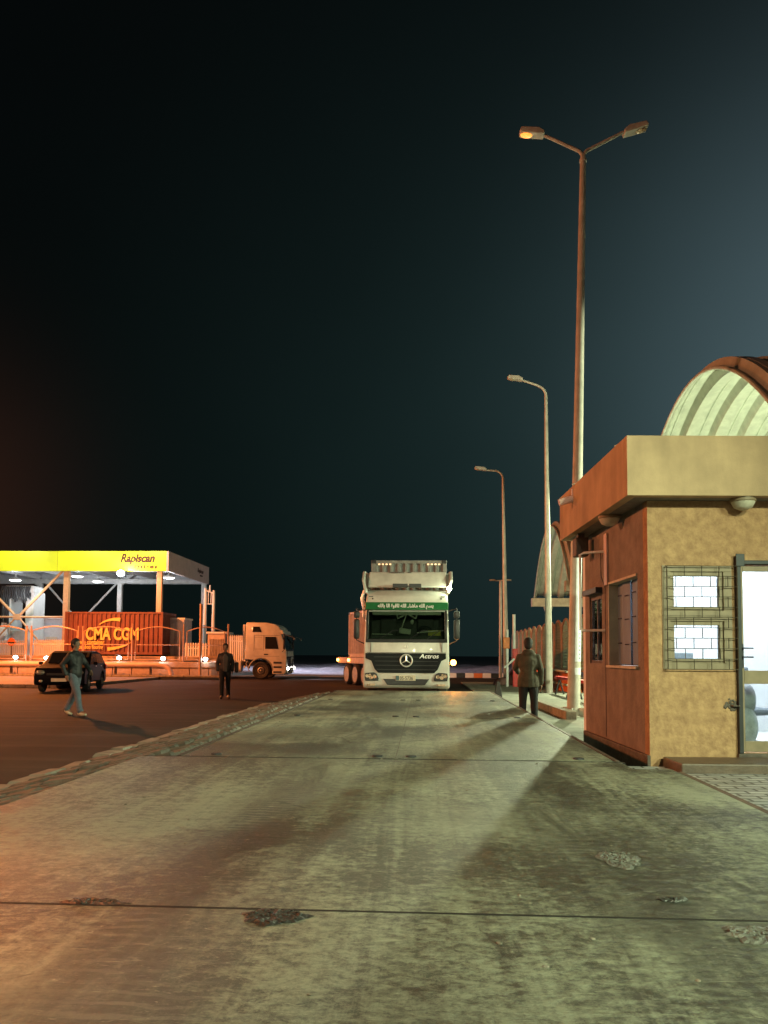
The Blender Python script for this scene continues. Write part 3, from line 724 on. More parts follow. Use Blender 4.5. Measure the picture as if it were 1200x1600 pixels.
# bluish-white strip with grey-blue marks on one side of the pole
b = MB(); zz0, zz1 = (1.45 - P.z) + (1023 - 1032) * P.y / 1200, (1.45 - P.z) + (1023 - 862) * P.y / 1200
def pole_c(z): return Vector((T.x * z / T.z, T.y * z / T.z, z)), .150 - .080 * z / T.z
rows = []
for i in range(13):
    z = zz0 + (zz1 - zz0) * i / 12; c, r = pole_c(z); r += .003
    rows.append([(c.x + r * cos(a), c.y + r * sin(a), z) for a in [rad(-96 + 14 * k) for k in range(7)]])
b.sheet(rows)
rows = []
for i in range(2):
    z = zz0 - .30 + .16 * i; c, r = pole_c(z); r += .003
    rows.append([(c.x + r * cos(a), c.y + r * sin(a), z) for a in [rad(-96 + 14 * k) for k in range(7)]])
b.sheet(rows); b.build('pale_strip', 'strip_white', L1)
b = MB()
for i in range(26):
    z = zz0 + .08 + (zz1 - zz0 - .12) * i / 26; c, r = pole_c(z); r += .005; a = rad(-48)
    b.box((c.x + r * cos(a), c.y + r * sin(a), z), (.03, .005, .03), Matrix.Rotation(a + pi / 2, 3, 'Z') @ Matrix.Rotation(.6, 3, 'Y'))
b.build('strip_marks', mat('grey_blue_marks', (.12, .15, .30), .6), L1)
def single_lamp(px, pyb, pxt, pyt, ax, az, name_label, s=1.0):
    P = gp(px, pyb, .0); P.z = 0; top = at(pxt, pyt, P.y)
    L = empty('street_lamp', P, name_label, 'street lamp'); T = top - P
    b = MB(); b.tube([T * (k / 8) for k in range(9)], [.14 - .08 * k / 8 for k in range(9)], 14); b.build('pole', 'pole', L, smooth=True)
    MB().lathe([(.2, 0), (.2, .03), (.14, .04)], n=16).build('base_flange', 'pole', L)
    b = MB(); q = [T, T + Vector((-.02, 0, .12)), T + Vector((-.12, 0, .28)), T + Vector((-.32, 0, .40)), T + Vector((-ax, 0, az))]
    b.tube(q, [.055, .05, .048, .045, .04], 12); b.build('arm', 'pole', L, smooth=True)
    luminaire(L, q[-1], -1, False, .16, s); return L
single_lamp(858, 1085, 853, 618, .88, .60, 'single-armed street lamp in front of the far vaulted canopy', .85)
single_lamp(791, 1071, 786, 748, .80, .42, 'single-armed street lamp, second from the left of the row of lamps', .85)
P = gp(782, 1066); P.z = 0
L4 = empty('street_lamp', P, 'short pole with a small flat twin head, leftmost and farthest lamp', 'street lamp')
zt = at(782, 907, P.y).z
MB().tube([(0, 0, 0), (0, 0, zt - .02)], [.09, .06], 12).build('pole', 'pole', L4, smooth=True)
MB().tube([(-.28, 0, zt), (.28, 0, zt)], .035, 8).build('cross_arm', 'pole', L4)
for s_ in (-1, 1): MB().box((s_ * .42, 0, zt + .02), (.32, .16, .09), bev=.03).build('lamp_head', 'pole', L4)

# ================================================================== ARCHED MESH FENCE (right)
F = empty('arched_fence', (6.4, 30, 0), 'row of arch-topped mesh fence panels running back beside the lamp posts', 'fence')
FX = 6.4
def arch_panel(y0, w, i):
    z0, zs_, r = .78, 2.35, w / 2 - .06
    pts = [(0, y0 + .06, z0), (0, y0 + .06, zs_)]
    yc = y0 + w / 2
    for k in range(1, 12): a = pi - pi * k / 12; pts.append((0, yc + r * cos(a), zs_ + .75 * sin(a)))
    pts += [(0, y0 + w - .06, zs_), (0, y0 + w - .06, z0)]
    b = MB(); b.tube(pts, .055, 8); b.tube([(0, y0 + .06, z0 + .05), (0, y0 + w - .06, z0 + .05)], .03, 8)
    f = b.build('panel_frame', 'fence_frame', F, smooth=True)
    # expanded mesh: crossed slats
    m = MB(); n = 13
    for k in range(n):
        yk = y0 + .10 + (w - .2) * (k + .5) / n; h = zs_ + .75 * math.sqrt(max(0, 1 - ((yk - yc) / r) ** 2))
        m.box((.004, yk, (z0 + h) / 2), (.012, .075, h - z0 - .05))
    for k in range(15):
        z = z0 + .12 + k * .135
        m.box((-.006, yc, z), (.008, w - .16, .035))
    m.build('mesh_infill', 'mesh', f)
for i in range(13): arch_panel(i * 2.0, 1.98, i)
for i in range(14): MB().tube([(.02, i * 2.0, 0), (.02, i * 2.0, 3.0)], .04, 8).build('fence_post', 'fence_frame', F)
MB().lim(.0, .25, -.5, 26.5, .0, .55, bev=.02).build('base_wall', 'block', F)
# red and dark beam barrier along the fence foot, orange plastic blocks
for i in range(4):
    y0 = 29.5 + i * 3.3; x = 5.75
    e = empty('plastic_barrier', (x, y0, 0), ['orange water-filled barrier with pale rails, nearest the kiosk', 'orange barrier, second of the row under the arched fence', 'orange barrier, third of the row under the arched fence', 'orange barrier farthest along the arched fence'][i], 'barrier', group='orange barriers along the arched fence')
    MB().prism([(-.28, 0), (.28, 0), (.12, .35), (.10, .85), (-.10, .85), (-.12, .35)], 0, 3.1, 'Y').build('body', 'orange', e, bevel=.03)
    for z in (.30, .80): MB().lim(-.34, -.24 if z < .5 else -.12, .05, 3.05, z, z + .07, bev=.01).build('rail', 'cream', e)
for i in range(2):
    e = empty('bench_barrier', (4.9, 22.3 + i * 3.2, .06), ['low red rail on dark legs beside the near street lamp', 'farther low red rail on dark legs, behind the parka man'][i], 'rail', group='low red rails by the pavement')
    MB().box((0, 1.5, .60), (.22, 3.0, .10), bev=.02).build('rail', 'red', e)
    for y in (.4, 2.6):
        MB().tube([(-.15, y, 0), (0, y + .05, .55)], .03, 8).build('leg', 'dark_metal', e); MB().tube([(.15, y, 0), (0, y + .05, .55)], .03, 8).build('leg', 'dark_metal', e)
# block kerb by the planter
P0, P1 = gp(838, 1098, .15), gp(893, 1118, .15)
b = MB()
for i in range(9):
    q = P0.lerp(P1, (i + .5) / 9); d = (P1 - P0); b.box((q.x, q.y, .13), (d.length / 9 - .02, .24, .22), Matrix.Rotation(math.atan2(d.y, d.x), 3, 'Z'), bev=.02)
tag(b.build('block_kerb', 'kerb'), kind='structure')
# boom gate (red post, pale posts)
P = gp(805, 1075); P.z = 0
e = empty('barrier_gate', P, 'red barrier gate post with orange box, just left of the man in the parka', 'barrier')
MB().lim(-.11, .11, -.11, .11, 0, 1.75, bev=.02).build('post', 'red', e)
MB().tube([(-.35, 0, 0), (-.35, 0, 2.6)], .06, 10).build('pale_post', 'white', e)
MB().tube([(.0, .4, 0), (.0, .4, 3.3)], .07, 10).build('pale_post', 'white', e)
MB().lim(-.55, -.25, -.1, .1, 1.75, 2.25, bev=.03).build('orange_box', 'orange', e)
MB().tube([(-.05, -.15, 1.3), (-.5, -.15, .9)], .05, 8).build('boom_arm', 'white', e)
P = gp(795, 1072); P.z = 0
b = MB(); b.prism([(-.75, 0), (-.6, .35), (-.1, .42), (.25, .9), (.42, .85), (.3, .3), (.5, .0)], -.35, .35, 'Y')
tag(b.build('gate_motor', mat('dark_red_housing', (.14, .04, .03), .6, var=.3), bevel=.04, loc=P), 'dark red low machine housing at the foot of the thin lamp poles', 'housing')
P = gp(778, 1097); P.z = 0
b = MB(); b.prism([(-.15, 0), (.15, 0), (.05, .62), (-.03, .62)], -.12, .12, 'Y'); tag(b.build('marker_stand', 'plastic', loc=P, bevel=.01), 'small black wedge stand at the far right corner of the weighbridge', 'stand')

# ================================================================== WHEEL
def wheel(parent, x, y, z, r=.5, w=.32, side=1, rimr=.29, name='wheel'):
    b = MB(); t = w / 2
    b.lathe([(rimr, -t * .8), (r * .86, -t), (r * .97, -t * .75), (r, -t * .3), (r, t * .3), (r * .97, t * .75), (r * .86, t), (rimr, t * .8)], (x, y, z), 'X', 36)
    ty = b.build(name, 'tyre', parent, smooth=True)
    b = MB(); f = side
    prof = [(rimr + .005, f * t * .72), (rimr, f * t * .82), (rimr * .82, f * t * .55), (rimr * .55, f * t * .95), (rimr * .42, f * t * 1.0), (rimr * .40, f * t * .8), (rimr * .25, f * t * .8), (.02, f * t * 1.05)]
    b.lathe(prof, (x, y, z), 'X', 30)
    for k in range(10):
        a = 2 * pi * k / 10; b.ball((x + f * t * 1.0, y + rimr * .48 * cos(a), z + rimr * .48 * sin(a)), .02, u=6, v=4)
    b.build('rim', 'rim', ty, smooth=True)
    return ty

# ================================================================== LORRY CAB
def boolean_cut(o, cutters):
    for c in cutters:
        m = o.modifiers.new('cut', 'BOOLEAN'); m.operation = 'DIFFERENCE'; m.solver = 'EXACT'; m.object = c
    dg = bpy.context.evaluated_depsgraph_get(); dg.update()
    me = bpy.data.meshes.new_from_object(o.evaluated_get(dg)); old = o.data; o.modifiers.clear(); o.data = me
    for c in cutters: bpy.data.objects.remove(c)
    me.shade_smooth(); me.set_sharp_from_angle(angle=rad(30))
def cab(root, main=True):
    W2 = 1.24; tp = lambda y, z: 1 - max(0, z - .3) * .016
    prof = [(.14, .28), (.03, .36), (.0, .50), (-.01, 1.30), (.02, 1.62), (.30, 2.56), (.34, 2.78), (.46, 2.98), (.72, 3.12), (1.2, 3.20), (2.28, 3.22), (2.34, 3.14), (2.36, 1.12), (2.04, 1.10), (1.82, 1.09)]
    for a in range(70, 181, 14): prof.append((1.45 + .66 * cos(rad(a)), .50 + .66 * sin(rad(a))))
    prof += [(.79, .30)]
    body = MB().prism(prof, -W2, W2, 'X', tp).build('cab_body', 'truck_white', root, bevel=.07)
    # windscreen opening
    wpoly = [(-.3, 1.62), (.035, 1.62 + .06), (.29, 2.50), (-.1, 2.50)]
    cut = MB().prism([(-.4, 1.68), (1.2, 1.68), (1.2, 2.50), (-.4, 2.50)], -1.10, 1.10, 'X').build('tmpcut', 'plastic')
    cut.parent = root
    bpy.context.view_layer.update()
    boolean_cut(body, [cut])
    b = MB(); b.lim(-1.09, 1.09, .35, 1.19, 1.69, 1.70); b.lim(-1.09, 1.09, .35, 1.19, 2.48, 2.49); b.lim(-1.09, 1.09, 1.18, 1.19, 1.70, 2.48); b.lim(-1.09, -1.08, .3, 1.18, 1.70, 2.48); b.lim(1.08, 1.09, .3, 1.18, 1.70, 2.48)
    it = b.build('cab_interior', 'interior', root)
    # dashboard, wheel, seats, papers, curtain
    b = MB(); b.box((0, .30, 1.74), (2.1, .36, .12), bev=.04); b.build('dashboard', 'interior', it)
    b = MB(); ring = [(.52 + .2 * cos(a), .5 + .06 * sin(a), 1.92 + .17 * sin(a)) for a in [2 * pi * k / 20 for k in range(21)]]; b.tube(ring, .018, 6, cap=False); b.build('steering_wheel', 'plastic', it)
    for sx in (-.55, .55): MB().box((sx, 1.0, 2.02), (.5, .14, .62), bev=.06).build('seat_back', mat('seat_cloth', (.09, .085, .075), .9), it)
    if main:
        MB().box((.80, .22, 1.87), (.36, .02, .17), Matrix.Rotation(-.2, 3, 'X'), bev=.004).build('yellow_card', 'yellow_sign', it)
        b = MB()
        for s_ in (-1, 1): b.tube([(s_ * .02, .34, 2.46), (s_ * .12, .36, 2.38), (s_ * .26, .34, 2.30), (s_ * .30, .33, 2.46)], .03, 8)
        b.tube([(0, .33, 2.46), (-.08, .32, 2.2), (-.16, .30, 1.98)], .02, 6); b.ball((.16, .33, 2.2), (.05, .03, .07)); b.box((-.05, .33, 1.93), (.34, .04, .16), Matrix.Rotation(.15, 3, 'Y'), bev=.02)
        b.build('hanging_ornament', 'cream', it)
        b = MB(); b.box((0, .33, 2.45), (2.0, .03, .10), bev=.01); b.tube([(-1.0, .12, 1.84), (-.4, .12, 1.83)], .014, 6); b.tube([(.3, .13, 1.88), (.9, .14, 1.94)], .016, 6); b.build('fringe_curtain', 'cream', it)
    # glass slab parallel to the sloping front
    b = MB(); b.prism([(.030, 1.655), (.043, 1.652), (.302, 2.515), (.289, 2.519)], -1.115, 1.115, 'X'); b.build('windscreen', 'glass_dark', root)
    b = MB()   # black surround
    sl = Vector((0, .262, .865)).normalized(); nr = Vector((0, -sl.z, sl.y))
    ang = math.atan2(.262, .865)
    b.box((0, .018, 1.645), (2.34, .035, .10), Matrix.Rotation(-ang, 3, 'X'), bev=.012)
    for s_ in (-1, 1): b.box((s_ * 1.135, .165, 2.09), (.06, .03, .92), Matrix.Rotation(-ang, 3, 'X'), bev=.01)
    b.build('windscreen_surround', 'plastic', root)
    b = MB()
    for x in (-.75, .1, .6): b.tube([(x, .005, 1.70), (x + .34, .06, 1.93), (x + .52, .065, 1.95)], .010, 6)
    b.build('wiper', 'plastic', root)
    # front grille: dark trapezoid
    z0, z1 = .73, 1.29
    b = MB(); poly = [(-1.17, z1), (1.13, z1), (1.13, z1 - .15), (1.0, z1 - .22), (.90, z0 + .10), (.80, z0), (-.80, z0), (-.90, z0 + .10), (-1.0, z1 - .22), (-1.17, z1 - .15)]
    b.prism(poly, -.04, .03, 'Y'); gr = b.build('grille', 'grille_grey', root, bevel=.012)
    b = MB()
    for k in range(4):
        z = z0 + .08 + k * .12; hw = .86 + .22 * (z - z0); b.lim(-hw + .03, hw - .03, -.052, -.038, z, z + .022, bev=.005)
    b.build('slat', 'plastic', gr)
    b = MB(); ring = [(.17 * cos(a), -.075, .17 * sin(a) + 1.08) for a in [2 * pi * k / 28 for k in range(29)]]; b.tube(ring, .020, 8, cap=False)
    for k in range(3):
        a = pi / 2 + 2 * pi * k / 3; e_ = Vector((.165 * cos(a), -.075, .165 * sin(a) + 1.08)); b.tube([(0, -.075, 1.08), e_], [.028, .006], 6)
    b.build('star_emblem', 'chrome', gr, smooth=True)
    text('model_name', 'Actros', .17, 'chrome', gr, (.38, -.046, 1.15), FRONT, shear=.25, bold=.002, sx=1.15)
    b = MB(); ring = [(.04 * cos(a) - .0, -.014, .04 * sin(a) + 1.48) for a in [2 * pi * k / 16 for k in range(17)]]; b.tube(ring, .008, 6, cap=False); b.build('bonnet_badge', 'chrome', root)
    b = MB(); b.lim(-1.13, 1.13, -.022, -.008, 1.300, 1.312); b.build('panel_gap', 'plastic', root)
    for s_ in (-1, 1): MB().lim(s_ * 1.02 - .006, s_ * 1.02 + .006, -.022, .0, 1.32, 1.60).build('panel_gap', 'plastic', root)
    # bumper intake, plate, lamps
    b = MB(); b.prism([(-.66, .555), (.66, .555), (.54, .39), (-.54, .39)], -.03, .06, 'Y'); b.build('bumper_intake', 'plastic', root, bevel=.01)
    MB().lim(-.30, .27, -.045, -.012, .53 - .02, .66, bev=.006).build('number_plate', 'plate', root)
    pl = MB().lim(-.295, -.20, -.048, -.0455, .52, .65).build('plate_strip', mat('plate_blue', (.05, .10, .12), .5), root)
    text('plate_text', '05-5736', .145, 'plastic', root, (-.18, -.047, .53), FRONT, depth=.002, bold=.001, sx=.78)
    for s_ in (-1, 1):
        poly = [(s_ * .80, .60), (s_ * .72 if 0 else s_ * .78, .56), (s_ * .80, .50), (s_ * 1.17, .50), (s_ * 1.19, .60), (s_ * 1.17, .72), (s_ * .92, .74), (s_ * .84, .70)]
        b = MB(); b.prism(poly, -.035, .05, 'Y'); hl = b.build('headlamp', 'plastic', root, bevel=.012)
        b = MB()
        for (cx, cz, r) in ((.90, .62, .055), (1.01, .60, .06), (1.11, .64, .055), (1.03, .68, .03)):
            b.lathe([(r, 0), (r * .96, -.018), (r * .55, -.006), (.002, -.016)], (s_ * cx, -.037, cz), 'Y', 18)
        b.build('lamp_lens', 'lens' if (main or s_ > 0) else 'headlamp', hl, smooth=True)
        b = MB(); b.box((s_ * 1.0, .0, .385), (.24, .05, .06), bev=.01); fl = b.build('fog_lamp', 'lens', root)
        if not main:
            b = MB(); b.ball((s_ * 1.0, -.06, .63), (.16, .05, .09)); b.build('headlamp_beam_glass', 'headlamp', root, smooth=True)
        # steps / lower flank
        b = MB(); x = s_ * 1.235
        for z in (.42, .70, .95): b.box((x, .50, z), (.03, .46, .10), bev=.01)
        b.build('step', 'plastic', root)
        # wheel arch
        pts = [(s_ * 1.20, 1.45 + .69 * cos(rad(a)), .50 + .69 * sin(rad(a))) for a in range(10, 181, 10)]
        b = MB(); b.tube(pts, .045, 8); b.build('wheel_arch', 'plastic' if main else 'container_grey', root, smooth=True)
        # side windows, door seams
        b = MB(); xx = s_ * 1.222
        b.prism([(.46, 1.72), (1.22, 1.72), (1.22, 2.40), (.62, 2.40)], *sorted((s_ * 1.19, s_ * 1.232)), 'X'); b.build('side_window', 'glass_side', root, bevel=.01)
        b = MB(); b.prism([(1.44, 2.66), (1.96, 2.66), (1.92, 2.97), (1.56, 2.97)], *sorted((s_ * 1.18, s_ * 1.212)), 'X'); b.build('upper_window', 'glass_side', root, bevel=.01)
        b = MB()
        for (ya, yb, za, zb) in ((.40, 1.86, 2.47, 2.485), (1.30, 1.312, 1.15, 2.46), (.40, 1.86, 1.30, 1.31), (1.85, 1.862, 1.15, 2.46), (1.38, 1.80, 1.70, 1.71), (1.40, 1.80, 2.36, 2.37)):
            xq = 1.243 * tp(0, (za + zb) / 2); b.lim(s_ * (xq - .02), s_ * (xq + .001), ya, yb, za, zb)
        b.lim(s_ * 1.22, s_ * 1.235, 1.05, 1.28, 1.38, 1.44); b.build('door_seam', 'plastic', root)
        # mirrors
        b = MB(); mx = s_ * 1.44
        b.box((mx, .10, 1.98), (.17, .12, .58), bev=.05); b.box((mx, .10, 1.60) if 0 else (mx, .10, 2.40), (.17, .12, .20), bev=.04)
        mi = b.build('mirror', 'plastic', root, smooth=True)
        b = MB(); b.tube([(s_ * 1.2, .3, 2.52), (mx, .12, 2.58), (mx, .10, 1.66), (s_ * 1.22, .25, 1.56)], .018, 8); b.build('mirror_arm', 'plastic', mi, smooth=True)
        if not main: b = MB(); b.ball((s_ * 1.1, -.42, 2.28), (.12, .07, .07)); b.tube([(s_ * 1.1, .2, 2.56), (s_ * 1.1, -.38, 2.36)], .015, 6); b.build('kerb_mirror', 'container_grey', root, smooth=True)
    # visor strip
    b = MB(); b.prism([(.16, 2.545), (.34, 2.545), (.36, 2.77), (.24, 2.77)], -1.20, 1.20, 'X')
    vs = b.build('visor', 'green' if main else 'truck_white', root, bevel=.02)
    if main:
        # basmala banner in presentation forms, already in visual order
        s1 = 'بسم الله ماشاء الله لاقوة الا بالله'
        text('visor_text', shape_ar(s1), .15, 'white', vs, (-.03, .165, 2.615), (pi / 2 - .33, 0, 0), depth=.004, bold=.006, sx=.86, align='CENTER')
    for s_ in (-1, 1):
        b = MB(); b.box((s_ * 1.0, .40, 2.88), (.04, .03, .05), bev=.008); b.box((s_ * 1.05, .43, 2.945), (.12, .02, .02)); b.build('marker_lamp', 'plastic', root)
    # chassis behind
    b = MB()
    for x in (-.45, .45): b.lim(x - .05, x + .05, 1.0, 6.2, .75, 1.0)
    b.box((0, 1.45, .5), (1.9, .14, .14)); b.build('chassis', 'dark_metal', root)
    for s_ in (-1, 1): wheel(root, s_ * 1.05, 1.45, .50, side=s_)
def shape_ar(s):
    # minimal Arabic shaping: isolated/final/initial/medial presentation forms, output in visual (left-to-right) order
    F_ = {'ا': ('\uFE8D', '\uFE8E', None, None), 'ب': ('\uFE8F', '\uFE90', '\uFE91', '\uFE92'), 'س': ('\uFEB1', '\uFEB2', '\uFEB3', '\uFEB4'), 'م': ('\uFEE1', '\uFEE2', '\uFEE3', '\uFEE4'),
          'ل': ('\uFEDD', '\uFEDE', '\uFEDF', '\uFEE0'), 'ه': ('\uFEE9', '\uFEEA', '\uFEEB', '\uFEEC'), 'ش': ('\uFEB5', '\uFEB6', '\uFEB7', '\uFEB8'), 'ء': ('\uFE80', None, None, None),
          'ق': ('\uFED5', '\uFED6', '\uFED7', '\uFED8'), 'و': ('\uFEED', '\uFEEE', None, None), 'ة': ('\uFE93', '\uFE94', None, None)}
    out_ = []
    for w in s.split(' '):
        r = []
        for i, c in enumerate(w):
            f = F_[c]
            prev = i > 0 and F_[w[i - 1]][2] is not None and f[1] is not None
            nxt = i < len(w) - 1 and f[2] is not None and F_[w[i + 1]][1] is not None
            r.append(f[3] if prev and nxt else f[1] if prev else f[2] if nxt else f[0])
        out_.append(''.join(reversed(r)))
    return ' '.join(reversed(out_))
M['glass_side'] = mat('dark_side_glass', (.02, .022, .025), .08, var=.1)

def container(name, loc, rz, L, H, m, label, frame_m=None, ribs_front=False, nr=22, group=None):
    """20 ft container; long side along local X, local -Y is the long face seen; origin bottom near-left corner"""
    e = empty(name, loc, label, 'container', rz=rz, group=group); Wd = 2.44; fm = frame_m or m
    per = L / nr
    def corr(axis, n_, plane, sgn, lo, hi):
        pts = []; p = (hi - lo) / n_
        for k in range(n_):
            a = lo + k * p; pts += [(a, 0), (a + p * .25, 0), (a + p * .45, .07), (a + p * .80, .07)]
        pts.append((hi, 0))
        rows = []
        for z in (.16, H - .10):
            rows.append([((q, plane + sgn * d, z) if axis == 'X' else (plane + sgn * d, q, z)) for q, d in pts])
        return rows
    b = MB(); b.sheet(corr('X', nr, .02, 1, .10, L - .10)); b.sheet(corr('X', nr, Wd - .02, -1, .10, L - .10)); b.sheet(corr('Y', 9, .02, 1, .10, Wd - .10)); b.sheet(corr('Y', 9, L - .02, -1, .10, Wd - .10))
    b.lim(.05, L - .05, .05, Wd - .05, H - .07, H - .04); b.lim(.05, L - .05, .05, Wd - .05, .05, .12)
    b.build('panels', m, e)
    b = MB()
    for x in (.05, L - .05):
        for y in (.05, Wd - .05): b.lim(x - .06, x + .06, y - .06, y + .06, .0, H, bev=.008)
    for y in (.05, Wd - .05): b.lim(.111, L - .111, y - .05, y + .05, H - .11, H - .01); b.lim(.111, L - .111, y - .05, y + .05, .02, .17)
    for x in (.05, L - .05): b.lim(x - .05, x + .05, .111, Wd - .111, H - .11, H - .01); b.lim(x - .05, x + .05, .111, Wd - .111, .02, .17)
    b.build('frame', fm, e)
    b = MB()
    for x in (-.012, L - .168):
        for y in (-.012, Wd - .148):
            for z in (-.005, H - .115): b.lim(x, x + .18, y, y + .16, z, z + .12, bev=.01)
    b.build('corner_casting', 'dark_metal' if m != 'container_red' else m, e)
    return e

# main lorry facing the camera, on the far ramp
LX = aX(635, 22.05, 1000)
T1 = empty('lorry', (LX, 22.0, .20), 'white cab-over lorry facing the camera, with a green banner over its windscreen', 'lorry')
cab(T1, True)
# roof deflector with side fins
b = MB(); b.prism([(.66, 3.24), (.72, 3.34), (1.1, 3.74), (1.9, 3.80), (1.95, 3.72), (1.2, 3.64), (.85, 3.24)], -1.16, 1.16, 'X')
df = b.build('roof_deflector', 'truck_white', T1, bevel=.03)
b = MB(); b.lim(-.42, .02, .46, .60, 3.225, 3.33, bev=.01); b.lim(.06, .42, .46, .60, 3.225, 3.33, bev=.01); b.build('deflector_vent', 'plastic', df)
text('deflector_text', 'MEGASPACE   1844', .08, 'plastic', df, (-.55, 1.03, 3.70), (.8, 0, 0), depth=.002)
for s_ in (-1, 1):
    b = MB(); b.prism([(.50, 3.05), (.66, 3.46), (1.1, 3.76), (2.1, 3.76), (2.1, 3.10)], *sorted((s_ * 1.17, s_ * 1.25)), 'X')
    for v in b.bm.verts:
        if v.co.y < 1.3 and v.co.z > 3.1: v.co.x += s_ * .10
    b.build('side_fin', 'truck_white', T1, bevel=.015)
    b = MB(); b.lim(*sorted((s_ * 1.19, s_ * 1.25)), 2.37, 2.75, 1.1, 3.55, bev=.02); b.build('side_fairing', 'truck_white', T1)
b = MB()
for k in range(7): b.tube([(-1.30 - .02 * (k % 2), .7 + .05 * k, 3.0 - k * .1), (-1.28, .75 + .05 * k, 2.9 - k * .1)], .025, 6)
b.tube([(-1.27, .62, 3.15), (-1.33, .6, 2.9), (-1.29, .62, 2.6), (-1.3, .6, 2.35)], [.03, .05, .03, .02], 8); b.build('air_horn', 'chrome', T1, smooth=True)
fl = MB().ball((1.24, .62, 3.20), (.07, .05, .07)).build('work_lamp', 'flood_glow', T1, smooth=True)
am = MB().ball((1.38, 1.05, 1.02), (.085, .07, .085)).build('indicator_lamp', 'amber', T1, smooth=True)
MB().tube([(1.2, 1.05, 1.0), (1.33, 1.05, 1.02)], .02, 6).build('lamp_bracket', 'plastic', T1)
for s_ in (-1, 1):
    for y in (5.3,): wheel(T1, s_ * 1.0, y, .5, side=s_, w=.5)
lamp('indicator_light', (LX + 1.42, 22.75, 1.22), 70, (1.0, .3, .04), .05)
lamp('work_light', (LX + 1.36, 22.45, 3.42), 28, (.85, 1, .6), .05)
# its semi trailer and container
TR = empty('semi_trailer', (LX, 24.8, .20), 'dark skeletal trailer coupled behind the white lorry with the green banner', 'trailer')
b = MB()
for x in (-.45, .45): b.lim(x - .08, x + .08, .3, 9.0, 1.08, 1.36)
for y in (.4, 3, 6, 8.9): b.lim(-1.2, 1.2, y - .1, y + .1, 1.25, 1.44)
b.build('frame', 'dark_metal', TR)
for y in (6.2, 7.5, 8.8):
    for s_ in (-1, 1): wheel(TR, s_ * 1.0, y, .5, side=s_, w=.45)
cg = container('shipping_container', (LX - 1.22, 25.0 + 6.06, 1.66), -pi / 2, 6.06, 2.80, 'container_grey', 'grey corrugated container riding high behind the white lorry cab')
cg.location = (LX + 1.22, 31.1, 1.66); cg.rotation_euler = (0, 0, -pi / 2)
cg.location = (LX - 1.22, 31.1, 1.74)
b = MB()
for k in range(4): b.box((6.10, .25 + k * .12, 2.66), (.02, .07, .05), bev=.01)
for k in range(4): b.box((6.10, 1.85 + k * .12, 2.66), (.02, .07, .05), bev=.01)
b.build('amber_slots', 'amber_dim', cg)

# lorry seen from the side on the left
T2p = gp(447, 1062)
T2 = empty('lorry', (T2p.x, T2p.y + 1.24, 0), 'white lorry seen side-on with headlights lit, at the end of the railings', 'lorry', rz=pi / 2)
cab(T2, False)
b = MB()
for (y0, y1) in ((2.55, 3.05), (3.1, 3.9), (3.95, 4.5)): b.lim(-1.22, -.7, y0, y1, .42, 1.05, bev=.05)
b.build('side_tank', 'truck_white', T2)
b = MB(); b.lim(-1.0, 1.0, 2.42, 2.55, 1.1, 3.1, bev=.02); b.build('rear_fairing', 'truck_white', T2)
for s_ in (-1, 1): wheel(T2, s_ * 1.0, 5.0, .5, side=s_, w=.5)
b = MB(); b.tube([(-1.18, 2.1, .45), (-1.18, 2.3, .9), (-1.18, 2.2, 1.05)], .03, 6); b.build('exhaust_guard', 'rim', T2)
lamp('headlight_beam', (T2p.x + .35, T2p.y + .4, .75), 500, (.85, .85, 1.0), .08, 'SPOT', (T2p.x + 8, T2p.y + 3, 0), 90, .7)

# flatbed trailer with pale container, left of the main lorry
rz3 = rad(-68 + 0)
P = at(528, 1033, 38.2)
FB = empty('flatbed_trailer', (P.x, 38.2, 0), 'flatbed trailer with three close axles and amber marker lamps, left of the white lorry', 'trailer', rz=rad(-66))
MB().lim(0, 5.6, 0, 2.4, 1.02, 1.30, bev=.02).build('bed', 'container_pink', FB)
MB().lim(.3, 5.4, .6, 1.8, .7, 1.015).build('chassis', 'dark_metal', FB)
for x in (1.3, 2.55, 3.8):
    for (y, s_) in ((.18, -1), (2.2, 1)):
        b = MB(); w = .34; t = w / 2; r = .5; rr = .30
        b.lathe([(rr, -t * .8), (r * .86, -t), (r, -t * .4), (r, t * .4), (r * .86, t), (rr, t * .8)], (x, y, r), 'Y', 30); ty = b.build('wheel', 'tyre_orange' if 0 else 'tyre', FB, smooth=True)
        b = MB(); f = s_; b.lathe([(rr + .06, f * t * .95), (rr, f * t * .98), (rr * .85, f * t * .5), (rr * .45, f * t * .9), (.02, f * t * 1.0)], (x, y, r), 'Y', 26); b.build('rim', 'rim', ty, smooth=True)
for x in (.06, 1.75): MB().ball((x, -.03, 1.17), (.09, .05, .07)).build('marker_lamp', 'amber', FB, smooth=True)
lamp('marker_light', Vector((P.x - .25, 37.9, 1.15)), 6, (1, .35, .05), .05)
cp = container('pale_container', (0, 0, 0), rad(-66), 3.9, 2.15, 'container_pink', 'pale pink container on the flatbed trailer left of the white lorry', nr=14)
cp.location = FB.matrix_basis @ Vector((1.62, .02, 1.305)); 

